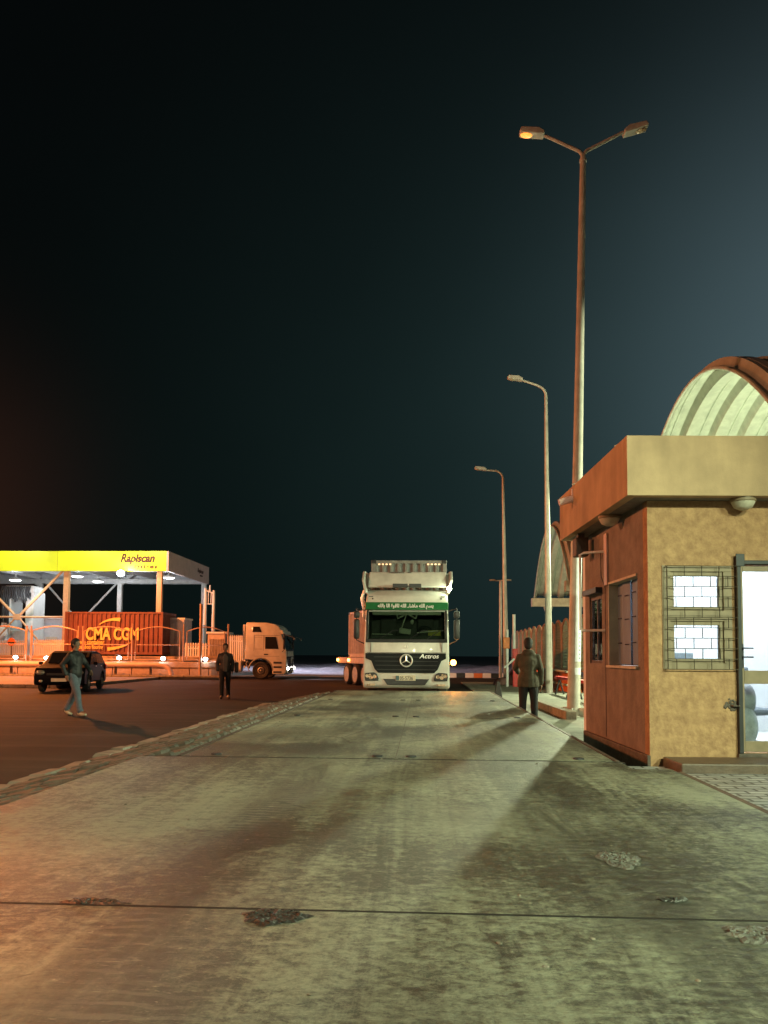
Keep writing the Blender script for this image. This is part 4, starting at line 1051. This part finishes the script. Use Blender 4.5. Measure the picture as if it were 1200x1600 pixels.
# ================================================================== SCANNER CANOPY (left background)
CY = 48.5; cx1 = -16.6; cx0 = -33.5; zb, zt_ = 6.72, 8.02; CB = 57.8
SC = empty('scanner_canopy', (cx1, CY, 0), 'large open steel canopy with a yellow front fascia on the left', 'canopy')
b = MB(); b.lim(cx0, cx1, CY, CY + .15, zb, zt_, bev=.02); fa = b.build('front_fascia', 'yellow', SC)
b = MB()
for k in range(8): b.lim(cx1 - 2.4 * (k + 1) - .01, cx1 - 2.4 * (k + 1) + .01, CY - .004, CY - .001, zb + .02, zt_ - .02)
b.build('panel_seam', mat('seam_yellow', (.5, .38, .02), .5), fa)
b = MB(); b.lim(cx1 + .001, cx1 + .15, CY, CB, zb, zt_, bev=.02); sf = b.build('side_fascia', 'fascia', SC)
for o_ in (fa, sf, SC): pass
def rel(o_, loc): o_.location = Vector(loc) - Vector((cx1, CY, 0)); return o_
for o_ in [x for x in bpy.data.objects if x.parent == SC]: o_.location = (-cx1, -CY, 0)
x_t = aX(188, CY, 875)
tt = text('fascia_text', 'Rapiscan', .74, 'logo_brown', fa, (x_t, CY - .01, at(188, 878, CY).z), FRONT, shear=.28, bold=.028, sx=.86, depth=.01)
text('fascia_subtext', 'systems', .36, 'logo_brown', fa, (aX(209, CY, 886), CY - .01, at(209, 888, CY).z), FRONT, shear=.2, sx=.86, spacing=1.55, bold=.016)
text('side_text', 'Rapiscan', .42, 'logo_brown', sf, (cx1 + .16, 54.8, 7.35), (pi / 2, 0, pi / 2), shear=.28, bold=.008)
text('side_subtext', 'systems', .22, 'logo_brown', sf, (cx1 + .16, 55.4, 7.1), (pi / 2, 0, pi / 2), shear=.2)
b = MB(); b.lim(cx0, cx1 - .1, CY + .16, CB - .1, 7.45, 7.6); b.lim(cx0, cx1 - .1, CB - .099, CB, zb, zt_)
rf = b.build('roof', 'roof_under', SC); rf.location = (-cx1, -CY, 0)
b = MB()
for k in range(6):
    x = cx1 - 1.0 - k * 3.0; b.lim(x - .08, x + .08, CY + .2, CB - .15, 7.05, 7.44)
for y in (CY + .8, CB - .5): b.lim(cx0, cx1 - .2, y - .08, y + .08, 6.75, 7.04)
o_ = b.build('roof_beam', 'canopy_steel', SC); o_.location = (-cx1, -CY, 0)
def cbeam(name, pts, r, m='canopy_steel', n=8):
    o_ = MB().tube([(p[0] - cx1, p[1] - CY, p[2]) for p in pts], r, n).build(name, m, SC); return o_
fp = [aX(102, CY + .5, 1000), aX(249, CY + .5, 950), aX(-45, CY + .5, 1000)]
for x in fp: o_ = MB().box((x - cx1, .5, 3.4), (.34, .30, 6.8), bev=.02).build('post', 'post_sodium_tint', SC)
bp_ = [aX(318, CB - .4, 960), aX(187, CB - .4, 950), aX(62, CB - .4, 950)]
for x in bp_: o_ = MB().box((x - cx1, CB - .4 - CY, 3.4), (.34, .30, 6.8), bev=.02).build('post', 'canopy_steel', SC)
yk = CY + .5
node = at(27, 964, yk)
cbeam('brace', [at(100, 890, yk), (node.x + .2, yk, node.z + .15)], .09, 'post_sodium_tint')
cbeam('brace', [at(-45, 890, yk), (node.x - .2, yk, node.z + .15)], .09, 'post_sodium_tint')
cbeam('brace', [at(83, 1028, yk), (node.x + .2, yk, node.z - .15)], .06, 'post_sodium_tint')
cbeam('brace', [at(-30, 1025, yk), (node.x - .2, yk, node.z - .15)], .06, 'post_sodium_tint')
cbeam('brace', [(node.x - 3, yk, node.z), (fp[0], yk, node.z)], .07, 'post_sodium_tint')
o_ = MB().box((node.x - cx1, .5, node.z), (.55, .12, .40), bev=.03).build('gusset', 'post_sodium_tint', SC)
yb = CB - .4
cbeam('brace', [at(182, 912, yb), at(138, 958, yb)], .08); cbeam('brace', [at(76, 916, yb), at(112, 958, yb)], .08)
cbeam('brace', [at(60, 914, yb), at(28, 892, yb)], .12); cbeam('brace', [at(188, 915, yb), at(165, 893, yb)], .12); cbeam('brace', [at(188, 915, yb), at(210, 896, yb)], .12)
P = at(193, 897, CY + .05)
o_ = MB().box((P.x - cx1, -.25, P.z), (.5, .3, .36), bev=.03).build('floodlight', 'dark_metal', SC)
MB().ball((P.x - cx1, -.42, P.z), (.24, .07, .20)).build('flood_lens', 'white_glow', o_, smooth=True)
for (px, py, dy) in ((24, 905, 3.5), (121, 899, 3), (153, 907, 6), (264, 901, 2.5)):
    P = at(px, py, CY + dy)
    o_ = MB().lathe([(.05, .5), (.06, .2), (.34, .10), (.42, .0), (.40, -.02)], (P.x - cx1, dy, P.z - .05), n=18).build('pendant_lamp', 'canopy_steel', SC, smooth=True)
    MB().lathe([(.38, -.03), (.30, -.08), (.05, -.10)], (P.x - cx1, dy, P.z - .05), n=18).build('pendant_lens', 'tube', o_, smooth=True)
    lamp('pendant_light', (P.x, CY + dy, P.z - .25), 240, WHT, .3)
lamp('canopy_flood_light', (aX(193, CY) + 0, CY - .6, at(193, 897, CY).z), 500, WHT, .2)
for fx_ in (-31, -26.5, -22, -18): lamp('added_fascia_spot', (fx_, 46.2, 9.4), 620, (.82, 1.0, .80), .2, 'SPOT', (fx_, 48.5, 7.6), 110, .9)  # unseen spots added so the fascia stays yellow

# rust-red container under the canopy
xa, xb = aX(101, 46, 990), aX(254, 46, 990)
RC = container('shipping_container', (xa, 46.0, 1.32), 0, xb - xa, 2.62, 'container_red', 'rust-red corrugated container with yellow lettering, behind the railings', nr=20)
text('container_logo', 'CMA CGM', 1.02, 'logo_yellow', RC, (aX(133, 46) - xa, -.012, at(133, 999, 46).z - 1.32), FRONT, bold=.035, sx=.70)
text('container_text', 'eco container', .36, 'logo_yellow', RC, (aX(123, 46) - xa, -.012, at(123, 1006, 46).z - 1.32), FRONT, sx=.78, bold=.006)
text('container_text', 'bamboo flooring', .33, 'logo_yellow', RC, (aX(123, 46) - xa, -.012, at(123, 1013.5, 46).z - 1.32), FRONT, sx=.68, bold=.006)
def swoosh(p0, p1, p2, w, name='logo_swoosh'):
    A = []; B = []
    for k in range(13):
        t = k / 12; q = Vector(p0) * (1 - t) ** 2 + Vector(p1) * 2 * t * (1 - t) + Vector(p2) * t * t
        d = (Vector(p1) - Vector(p0)) * (1 - t) + (Vector(p2) - Vector(p1)) * t; nrm = Vector((-d.z, 0, d.x)).normalized(); h = w * (.15 + .85 * t)
        A.append(q + nrm * h / 2); B.append(q - nrm * h / 2)
    poly = [(p.x, p.z) for p in A] + [(p.x, p.z) for p in reversed(B)]
    MB().prism(poly, -.016, -.004, 'Y').build(name, 'logo_yellow', RC)
def rcp(px, py): p = at(px, py, 46); return (p.x - xa, 0, p.z - 1.32)
swoosh(rcp(155, 976), rcp(168, 966), rcp(188, 968), .22); swoosh(rcp(204, 1004), rcp(192, 1012), rcp(168, 1014), .22)
CH = empty('container_chassis', (xa, 46, 0), 'container trailer chassis under the rust-red container', 'trailer')
MB().lim(.0, xb - xa, .6, 1.8, 1.0, 1.31).build('frame', 'dark_metal', CH)
for x in (1.0, 2.3, 5.0):
    for y in (.25, 2.2): MB().lathe([(.28, -.15), (.45, -.16), (.5, -.1), (.5, .1), (.45, .16), (.28, .15)], (x, y, .5), 'Y', 24).build('wheel', 'tyre', CH, smooth=True)
# white portable cabin beyond, left of the post
xa2, xb2 = aX(52, 51.5, 990), aX(100, 51.5, 990)
CBN = empty('portable_cabin', (xa2, 51.5, 0), 'white portable cabin behind the railings, left of the rust-red container', 'cabin')
MB().lim(0, xb2 - xa2, 0, 2.4, .4, 3.72, bev=.03).build('cabin_body', 'booth_white', CBN); MB().lim(-.08, xb2 - xa2 + .08, -.08, 2.48, 3.721, 3.86, bev=.02).build('roof', 'white', CBN)
MB().lim(.9, 1.7, -.03, .0, .5, 2.5).build('door', 'booth_orange', CBN)
# scanner gantry: tall white portal machine at far left
gx0, gx1 = aX(0, 50, 960), aX(53, 50, 960)
G = empty('scanner_gantry', (gx0, 50, 0), 'tall white portal scanner machine brightly lit at the far left', 'scanner')
w = gx1 - gx0; dx = w / 53
MB().lim(dx * 2, dx * 16, 0, 1.6, 0, 5.6, bev=.05).build('left_tower', 'white', G)
MB().lim(dx * 39, dx * 52, 0, 1.6, 0, 5.5, bev=.08).build('right_tower', 'white', G)
MB().lim(dx * 3, dx * 51, .0, 1.5, 5.0, 5.9, bev=.15).build('top_beam', 'white', G)
b = MB()
for k in range(16): b.tube([(dx * (4 + k * 2.9), -.12, 5.85), (dx * (3 + k * 2.8 + random.uniform(-1, 1)), -.16, 5.4), (dx * (4 + k * 2.9), -.1, 4.9 + random.uniform(-.2, .2))], .05, 6)
for k in range(4): b.tube([(dx * (5 + k * 3), -.1, 5.3), (dx * (5.5 + k * 3), -.14, 4.2 - .3 * k), (dx * (5 + k * 3), -.1, 3.4)], .05, 6)
b.build('cable_loom', 'dark_metal', G, smooth=True)
MB().lim(-1.5, dx * 15, -.3, 1.4, .9, 3.1, bev=.1).build('control_housing', 'white', G)
MB().lim(dx * 16.1, dx * 38.9, .1, 1.4, .4, 2.9, bev=.05).build('conveyor_guard', 'booth_white', G)
lamp('gantry_light', (aX(25, 47), 47.6, 5.0), 220, WHT, .3)
# orange round sign on a stand
P = at(18, 1003, 45)
SG = empty('warning_sign', (P.x, 45, 0), 'small round orange sign with a dark band behind the railings at the far left', 'sign')
MB().tube([(0, 0, 0), (0, 0, P.z)], .03, 8).build('post', 'dark_metal', SG)
MB().lathe([(.002, -.03), (.24, -.03), (.25, 0), (.24, .03), (.002, .03)], (0, 0, P.z), 'Y', 20).build('disc', 'orange', SG); MB().lim(-.2, .2, -.045, -.031, P.z - .09, P.z).build('band', 'plastic', SG)
# white booth & orange cabinet
p0, p1 = aX(264, 47.5), aX(287, 47.5)
BT = empty('white_booth', (p0, 47.5, 0), 'narrow white booth right beside the rust-red container', 'booth')
MB().lim(0, p1 - p0, 0, 1.6, 0, 3.55, bev=.03).build('booth_body', 'booth_white', BT); MB().lim(-.04, p1 - p0 + .04, -.04, 1.64, 3.551, 3.66).build('roof', 'white', BT); MB().lim(.08, .30, -.02, -.001, .2, 3.3).build('door', 'white', BT)
p0, p1 = aX(324, 45.5), aX(352, 45.5)
OC = empty('guard_hut', (p0, 45.5, 0), 'small pale hut with a flat lid behind the railings, left of the side-on lorry', 'hut')
MB().lim(0, p1 - p0, 0, 1.5, 0, 2.62, bev=.03).build('hut_body', 'booth_orange', OC); MB().lim(-.08, p1 - p0 + .08, -.08, 1.58, 2.621, 2.74, bev=.02).build('lid', 'white', OC)
b = MB()
for k in range(9): b.tube([(.12 + .1 * k, -.02, .9 + .3 * random.random()), (.2 + .09 * k, -.02, 1.5 + .4 * random.random()), (.15 + .1 * k, -.02, 2.3)], .012, 5)
b.build('hut_front_lines', 'steel_edge', OC)  # thin dark wavy lines on the hut front
# twin white masts with a ladder top
pa = aX(320.5, 50, 960); pb = aX(333.5, 50, 960)
TM = empty('twin_mast', (pa, 50, 0), 'pair of white masts joined by a small bracket near the canopy corner', 'mast')
for x in (0, pb - pa):
    zt2 = 5.75 if x == 0 else 5.6
    MB().tube([(x, 0, 0), (x, 0, 1.6), (x, 0, 3.0), (x, 0, zt2)], [.09, .09, .12, .085], 12).build('mast', 'white', TM, smooth=True)
b = MB(); b.tube([(.02, 0, 5.6), (pb - pa, 0, 5.4)], .05, 6); b.tube([(.2, 0, 5.5), (.2, 0, 4.7)], .03, 6); b.tube([(.38, 0, 5.5), (.38, 0, 4.7)], .03, 6); b.tube([(.15, 0, 4.7), (.45, 0, 4.7)], .04, 6); b.tube([(.28, 0, 5.5), (.3, 0, 5.95)], [.08, .04], 6); b.build('bracket', 'white', TM)

# block wall, guard rail and arched railings along the left road
WY = 42.6; wx1 = aX(357, WY)
BW = empty('block_wall', (0, WY, 0), 'long low block wall carrying the railings on the left', 'wall')
b = MB(); x = wx1; k = 0
while x > -38:
    b.lim(x - 1.08, x - .02, 0, .3, .0, .62, bev=.02); x -= 1.1
b.build('block_course', 'block', BW)
MB().lim(-38, wx1, -.05, .35, .621, .95, bev=.03).build('coping', 'block', BW)
GR = empty('guard_rail', (0, WY - .45, .13), 'orange-lit steel guard rail in front of the block wall with a bent-down end', 'guard rail')
xe = aX(262, WY - .5)
b = MB(); b.tube([(-38, -.05, .66), (xe - .6, -.05, .66), (xe - .2, -.05, .62), (xe + .1, -.05, .45), (xe + .22, -.05, .2), (xe + .22, -.05, .0)], .13, 10); b.build('rail', 'fascia', GR, smooth=True)
for k in range(10): MB().lim(xe - 1.0 - k * 2.0 - .06, xe - 1.0 - k * 2.0 + .06, .08, .18, 0, .6).build('post', 'steel_edge', GR)
RL = empty('railing', (0, WY + .15, .95), 'thin railings with curved tops standing on the block wall at the left', 'railing')
posts = [aX(p, WY, 1000) for p in (-38, 43, 124, 205, 285.5, 355.5)]
for i, x in enumerate(posts):
    for dx_ in ((-.13, .13) if i in (1, 2) else (0,)):
        MB().tube([(x + dx_, 0, 0), (x + dx_, 0, 2.15 if not dx_ else 2.0)], .045, 8).build('post', 'fence_frame', RL)
for i in range(5):
    a, c = posts[i] + .2, posts[i + 1] - .2
    b = MB(); pts = [(a, 0, .12), (a, 0, 1.72)] + [(a + (c - a) * k / 10, 0, 1.72 + .25 * sin(pi * k / 10)) for k in range(1, 10)] + [(c, 0, 1.72), (c, 0, .12)]
    b.tube(pts, .035, 6); b.tube([(a, 0, .12), (c, 0, .12)], .03, 6); b.tube([(a, 0, .95), (c, 0, .95)], .022, 6); b.build('arched_panel', 'fence_frame', RL, smooth=True)
x = aX(313.5, WY - .3)
MB().tube([(x, -.5, -.9), (x, -.5, 3.25)], .085, 8).build('tall_post', 'fence_frame', RL)
# low second rail wall behind
o_ = MB().lim(-38, aX(352, 44.4), 44.4, 44.7, .0, 1.25, bev=.02).build('rear_parapet', 'block'); tag(o_, 'low plain parapet wall behind the curved railings', 'wall')
# picket fences
def picket(pxa, pxb, Y, z0, z1, label, n):
    xa_, xb_ = aX(pxa, Y), aX(pxb, Y); e = empty('picket_fence', (xa_, Y, 0), label, 'fence')
    b = MB(); w = xb_ - xa_
    for k in range(n):
        x = w * (k + .5) / n; b.prism([(x - .045, z0), (x + .045, z0), (x + .045, z1 - .08), (x, z1), (x - .045, z1 - .08)], 0, .03, 'Y')
    b.build('pales', 'white', e); b = MB(); b.lim(0, w, .031, .08, z0 + .3, z0 + .38); b.lim(0, w, .031, .08, z1 - .4, z1 - .32); b.build('rail', 'white', e)
picket(288, 323, 46.2, .9, 2.1, 'white picket fence between the white booth and the pale hut', 9)
picket(355, 384, 45.2, .6, 2.55, 'white picket fence just left of the side-on lorry', 9)
picket(52, 100, 46.4, 1.0, 2.25, 'white picket fence in front of the portable cabin', 17)
picket(-6, 40, 46.4, 1.0, 2.2, 'white picket fence at the far left below the portal scanner', 14)
# small floodlights on the wall
names = ['leftmost small white floodlight on the wall, under the portal scanner', 'small white floodlight on the wall, left of the black car roof', 'small white floodlight under the middle of the rust-red container', 'small white floodlight under the right end of the rust-red container', 'small white floodlight on the wall left of the pale hut']
for i, (px, py) in enumerate(((28, 1027), (76, 1028), (189, 1028), (257, 1029), (323, 1030))):
    P = at(px, py, WY + .2)
    e = empty('wall_floodlight', (P.x, WY + .02, .95), names[i], 'floodlight', group='small floodlights along the block wall')
    MB().box((0, 0, P.z - .95), (.26, .14, .20), bev=.02).build('housing', 'dark_metal', e); MB().lim(-.02, .02, .0, .04, 0, P.z - 1.04).build('bracket', 'dark_metal', e)
    MB().ball((0, -.08, P.z - .95), (.13, .05, .10)).build('lens', 'white_glow', e, smooth=True)
    lamp('wall_flood', (P.x, WY - .25, P.z), 16, WHT, .1)

# ================================================================== CAR
def make_car():
    p = Vector((-13.45, 28.9, 0)); hd = rad(-77.5)
    c = empty('parked_car', p, 'small black hatchback with pale number plate, parked beyond the walking man in jeans', 'car', rz=hd + pi / 2)
    # local: front at -Y; width X
    L_, W_ = 4.1, 1.72
    prof = [(-2.05, .35), (-2.07, .55), (-2.0, .78), (-1.88, .90), (-1.05, 1.02), (-.45, 1.40), (.0, 1.50), (.9, 1.50), (1.45, 1.42), (1.92, 1.05), (2.03, .90), (2.05, .45), (1.98, .28)]
    def arc(yc): return [(yc + .37 * cos(rad(a)), .33 + .37 * sin(rad(a))) for a in range(0, 181, 20)]
    low = arc(1.28) + arc(-1.22)
    poly = prof + [(1.66, .26)] + low[:10] + low[10:] + [(-1.62, .26), (-2.0, .27)]
    b = MB(); b.prism(poly, -W_ / 2, W_ / 2, 'X', lambda y, z: 1 - max(0, z - .90) * .28)
    body = b.build('car_body', 'car', c, bevel=.05)
    b = MB(); b.prism([(-1.07, 1.045), (-.47, 1.425), (-.49, 1.435), (-1.10, 1.055)], -.62, .62, 'X'); b.build('windscreen', 'glass_side', c)
    for s_ in (-1, 1):
        def sx(z): return s_ * (W_ / 2 * (1 - max(0, z - .9) * .28) + .004)
        b = MB(); pts = [(-.85, 1.02), (.25, 1.02), (.25, 1.40), (-.40, 1.38)]; pts2 = [(.32, 1.02), (1.55, 1.04), (1.25, 1.38), (.32, 1.40)]
        for q in (pts, pts2):
            v = [b.bm.verts.new((sx(z), y, z)) for y, z in q]; b.bm.faces.new(v)
        o_ = b.build('side_window', 'glass_side', c); so = o_.modifiers.new('t', 'SOLIDIFY'); so.thickness = .01; so.offset = 1
        b = MB(); b.ball((s_ * .66, -2.0, .72), (.17, .09, .09)); b.build('headlight', 'chrome_dim', c, smooth=True)
        b = MB(); b.ball((s_ * .62, -2.06, .42), (.07, .04, .05)); b.build('fog_lamp', 'lens', c, smooth=True)
        b = MB(); b.box((s_ * .97, -.72, 1.04), (.16, .10, .12), bev=.04); b.build('wing_mirror', 'car', c)
        b = MB(); b.box((s_ * .84, 1.98, .88), (.06, .16, .20), bev=.02); b.build('tail_light', 'red', c)
        for y in (-1.22, 1.28): wheel(c, s_ * .76, y, .32, r=.32, w=.2, side=s_, rimr=.2)
        b = MB(); b.box((s_ * .868, -.05, .93), (.02, .14, .03), bev=.006); b.box((s_ * .868, .95, .93), (.02, .14, .03), bev=.006); b.build('door_handle', 'chrome', c)
    MB().lim(-.26, .26, -2.11, -2.085, .40, .52, bev=.004).build('number_plate', 'plate', c)
    MB().lim(-.42, .42, -2.085, -2.05, .62, .70, bev=.01).build('grille', 'plastic', c)
M['chrome_dim'] = mat('headlight_glass', (.75, .70, .60), .1, .7, var=.3, scale=20)
make_car()

# ================================================================== PEOPLE
def remesh(o, vox, smooth=4):
    m = o.modifiers.new('r', 'REMESH'); m.mode = 'VOXEL'; m.voxel_size = vox
    s = o.modifiers.new('s', 'SMOOTH'); s.iterations = smooth; s.factor = .6
    dg = bpy.context.evaluated_depsgraph_get(); dg.update()
    me = bpy.data.meshes.new_from_object(o.evaluated_get(dg)); o.modifiers.clear(); o.data = me; me.shade_smooth(); return o
def limb(b, pts, rs):
    pts = [Vector(p) for p in pts]
    b.tube(pts, rs, 12)
    for p, r in zip(pts, rs): b.ball(p, r, u=12, v=8)
def person(loc, rz, label, hgt, J, mats, coat_len=0, bag=None, open_jacket=False):
    """J: joints in metres for a 1.75 m figure, facing -Y; x to the viewer's right when it faces the viewer"""
    k = hgt / 1.75
    def V(p): return Vector(p) * k
    nk, hd = V(J['neck']), V(J['head'])
    b = MB()
    b.ball(hd + V((0, -.005, .02)), (.078 * k, .095 * k, .115 * k)); b.ball(hd + V((0, -.03, -.055)), (.056 * k, .065 * k, .06 * k)); b.ball(hd + V((0, -.095, -.01)), (.014 * k, .022 * k, .028 * k))
    for s_ in (-1, 1): b.ball(hd + V((s_ * .080, .005, .0)), (.012 * k, .022 * k, .032 * k)); b.ball(hd + V((s_ * .03, -.085, .022)), (.016 * k, .012 * k, .010 * k))
    b.ball(hd + V((0, -.088, -.055)), (.026 * k, .014 * k, .010 * k))
    limb(b, [nk - V((0, 0, .06)), hd - V((0, 0, .05))], [.062 * k, .055 * k])
    hip = V(J['hip']); ch_ = V(J['chest'])
    limb(b, [hip, hip.lerp(ch_, .5), ch_, nk - V((0, 0, .08))], [.125 * k, .115 * k, .125 * k, .08 * k])
    for s_, n_ in ((-1, 'l'), (1, 'r')):
        sh, el, wr = V(J['sh' + n_]), V(J['el' + n_]), V(J['wr' + n_]); limb(b, [ch_ + V((s_ * .08, 0, .08)), sh, el, wr], [.07 * k, .052 * k, .040 * k, .026 * k])
        d = (wr - el).normalized(); pc = wr + d * .05 * k
        side = V((0, -1, 0)).normalized(); fwd = d; lat = fwd.cross(Vector((s_, 0, 0))).normalized()
        b.ball(pc, (.022 * k, .040 * k, .048 * k))
        for f_ in range(4):
            off = lat * ((f_ - 1.5) * .019 * k); L_ = (.075, .085, .080, .062)[f_] * k; a0 = pc + off + d * .035 * k
            a1 = a0 + d * L_ * .5; a2 = a1 + (d * .8 + Vector((-s_ * .5, 0, 0))).normalized() * L_ * .5; limb(b, [a0 - d * .02 * k, a1, a2], [.0095 * k, .009 * k, .008 * k])
        t0 = wr + d * .025 * k + lat * (-.03 * k); limb(b, [t0, t0 + (d * .7 - lat * .7).normalized() * .035 * k, t0 + (d - lat * .35).normalized() * .07 * k], [.012 * k, .010 * k, .0085 * k])
        hp, kn, an = V(J['hp' + n_]), V(J['kn' + n_]), V(J['an' + n_]); limb(b, [hp, kn, an], [.085 * k, .058 * k, .042 * k]); toe = V(J['to' + n_]); limb(b, [an, toe], [.04 * k, .03 * k])
    body = b.build('person', mats['skin']); remesh(body, .0085, 2); body.location = loc; body.rotation_euler = (0, 0, rz); tag(body, label, 'person')
    # hair
    b = MB(); b.ball(hd + V((0, .014, .042)), (.096 * k, .106 * k, .112 * k)); b.ball(hd + V((0, .045, -.01)), (.086 * k, .072 * k, .09 * k)); h = b.build('hair', mats['hair'], body)
    bm = bmesh.new(); bm.from_mesh(h.data)
    bm.to_mesh(h.data); bm.free(); remesh(h, .012, 3)
    if mats.get('facecut', True):
        for v in h.data.vertices:
            q = v.co - hd
            if q.y < -.045 * k and q.z < .065 * k: v.co.y = hd.y - .045 * k
    # jacket
    b = MB()
    limb(b, [hip + V((0, 0, .02)), hip.lerp(ch_, .5), ch_, nk - V((0, 0, .07))], [.165 * k, .155 * k, .165 * k, .10 * k])
    for s_ in (-1, 1): b.ball(ch_ + V((s_ * .09, 0, -.02)), (.115 * k, .12 * k, .19 * k)); b.ball(hip + V((s_ * .06, 0, .04)), (.13 * k, .13 * k, .16 * k))
    if coat_len:
        bt = hip - V((0, 0, coat_len)); limb(b, [hip, bt], [.17 * k, .175 * k])
        for s_ in (-1, 1): limb(b, [hip + V((s_ * .07, 0, 0)), bt + V((s_ * .085, 0, .02))], [.14 * k, .135 * k])
    for s_, n_ in ((-1, 'l'), (1, 'r')):
        sh, el, wr = V(J['sh' + n_]), V(J['el' + n_]), V(J['wr' + n_]); limb(b, [ch_ + V((s_ * .09, 0, .10)), sh, el, el.lerp(wr, .92)], [.085 * k, .070 * k, .062 * k, .050 * k])
    # folds
    for q in range(10):
        a = random.uniform(0, 2 * pi); z = random.uniform(-.1, .4); b.ball(hip + V((.14 * cos(a), .11 * sin(a), z)), (.05 * k, .05 * k, .03 * k))
    if mats.get('hood'): b.ball(nk + V((0, .06, -.02)), (.13 * k, .09 * k, .075 * k)); b.ball(nk + V((0, .02, -.01)), (.115 * k, .10 * k, .06 * k))
    else: b.ball(nk + V((0, .015, -.03)), (.085 * k, .08 * k, .04 * k))
    if coat_len:
        zc = (hip.z - coat_len * k - .05 * k)
    jk = b.build('jacket', mats['jacket'], body); remesh(jk, .014, 5)
    hem = hip.z - (coat_len or .06) * k - .03 * k
    for v in jk.data.vertices:
        if v.co.z < hem and abs(v.co.x) < .24 * k: v.co.z = hem + .004 * sin(v.co.x * 60)
    if open_jacket:
        b = MB(); b.prism([(-.06, hip.z / k - .08), (.06, hip.z / k - .08), (.085, nk.z / k - .16), (.03, nk.z / k - .06), (-.03, nk.z / k - .06), (-.085, nk.z / k - .16)], -.21, -.12, 'Y'); 
        for v in b.bm.verts: v.co *= k
        sw = b.build('sweater', mats['inner'], body, bevel=.02)
    # trousers
    b = MB(); b.ball(hip - V((0, 0, .02)), (.165 * k, .13 * k, .12 * k))
    for s_, n_ in ((-1, 'l'), (1, 'r')):
        hp, kn, an = V(J['hp' + n_]), V(J['kn' + n_]), V(J['an' + n_]); limb(b, [hp + V((0, 0, .02)), hp.lerp(kn, .5), kn, kn.lerp(an, .6), an + V((0, 0, .01))], [.105 * k, .095 * k, .078 * k, .070 * k, .068 * k])
        b.ball(an + V((0, -.01, .03)), (.075 * k, .08 * k, .045 * k))
    remesh(b.build('trousers', mats['trousers'], body), .014, 4)
    for s_, n_ in ((-1, 'l'), (1, 'r')):
        an, toe = V(J['an' + n_]), V(J['to' + n_]); b = MB(); limb(b, [an - V((0, -.02, .035)), toe.lerp(an, .4) - V((0, 0, .03)), toe - V((0, 0, .012))], [.045 * k, .048 * k, .036 * k])
        sh_ = remesh(b.build('shoe', mats['shoe'] if n_ == 'r' else mats.get('shoe2', mats['shoe']), body), .010, 3)
    if bag:
        b = MB(); b.box(V(bag), (.12 * k, .28 * k, .34 * k), bev=.05); o_ = b.build('shoulder_bag', 'plastic'); 
        o_.location = loc; o_.rotation_euler = (0, 0, rz); tag(o_, 'dark bag held at the side of the man in the black jacket', 'bag')
    return body
stand = dict(neck=(0, 0, 1.48), head=(0, -.01, 1.62), chest=(0, 0, 1.28), hip=(0, 0, .95),
             shl=(-.172, 0, 1.375), ell=(-.235, .03, 1.12), wrl=(-.225, -.05, .87), shr=(.172, 0, 1.375), elr=(.235, .03, 1.12), wrr=(.225, -.05, .87),
             hpl=(-.09, 0, .92), knl=(-.11, -.02, .50), anl=(-.12, .02, .10), tol=(-.14, -.15, .045), hpr=(.09, 0, .92), knr=(.11, .0, .50), anr=(.12, .04, .10), tor=(.15, -.13, .045))
# man in parka, back to the camera
J = dict(stand); J.update(shl=(-.19, 0, 1.40), ell=(-.34, -.05, 1.16), wrl=(-.42, -.16, .98), elr=(.30, .0, 1.12), wrr=(.33, -.02, .84))
# he faces away: rz = pi, so local x is mirrored; right-hand in picture = local -x
J2 = dict(J); J2.update(shl=(-.178, 0, 1.37), ell=(-.25, .02, 1.10), wrl=(-.25, -.04, .84), shr=(.178, 0, 1.37), elr=(.25, -.12, 1.15), wrr=(.20, -.32, 1.06))
person((2.06, 15.3, .06), pi - .12, 'man in an olive parka and black trousers walking away, between the deck and the kiosk', 1.73, J2,
       dict(skin='skin', hair='hair', jacket='jacket_olive', trousers='trousers', shoe='shoe', hood=True), coat_len=.14)
# man in the middle walking towards the camera
Jm = dict(stand); Jm.update(knl=(-.10, -.14, .50), anl=(-.10, -.10, .10), tol=(-.12, -.27, .06), knr=(.10, .02, .50), anr=(.11, .16, .12), tor=(.13, .02, .05), ell=(-.24, .07, 1.12), wrl=(-.23, .02, .88), elr=(.24, .05, 1.12), wrr=(.23, .05, .88))
person((-6.36, 24.4, 0), .28, 'man in an open black jacket, grey jumper and black trousers walking towards the camera', 1.76, Jm,
       dict(skin='skin', hair='hair', jacket='jacket_black', trousers='trousers', shoe='shoe', inner='sweater'), bag=(.36, .05, 1.0), open_jacket=True)
# man on the left in jeans, striding to the right
Jl = dict(stand); Jl.update(ell=(-.25, .14, 1.16), wrl=(-.22, .06, .93), elr=(.25, -.10, 1.17), wrr=(.20, -.26, 1.02), knl=(-.09, -.17, .52), anl=(-.09, -.25, .10), tol=(-.10, -.41, .05), knr=(.09, .06, .50), anr=(.09, .27, .13), tor=(.10, .16, .04))
person((-8.05, 17.4, 0), rad(74), 'man in a dark jacket and grey-blue jeans striding across the asphalt on the left', 1.76, Jl,
       dict(skin='skin', hair='hair', jacket='jacket_black', trousers='jeans', shoe='shoe_light'))
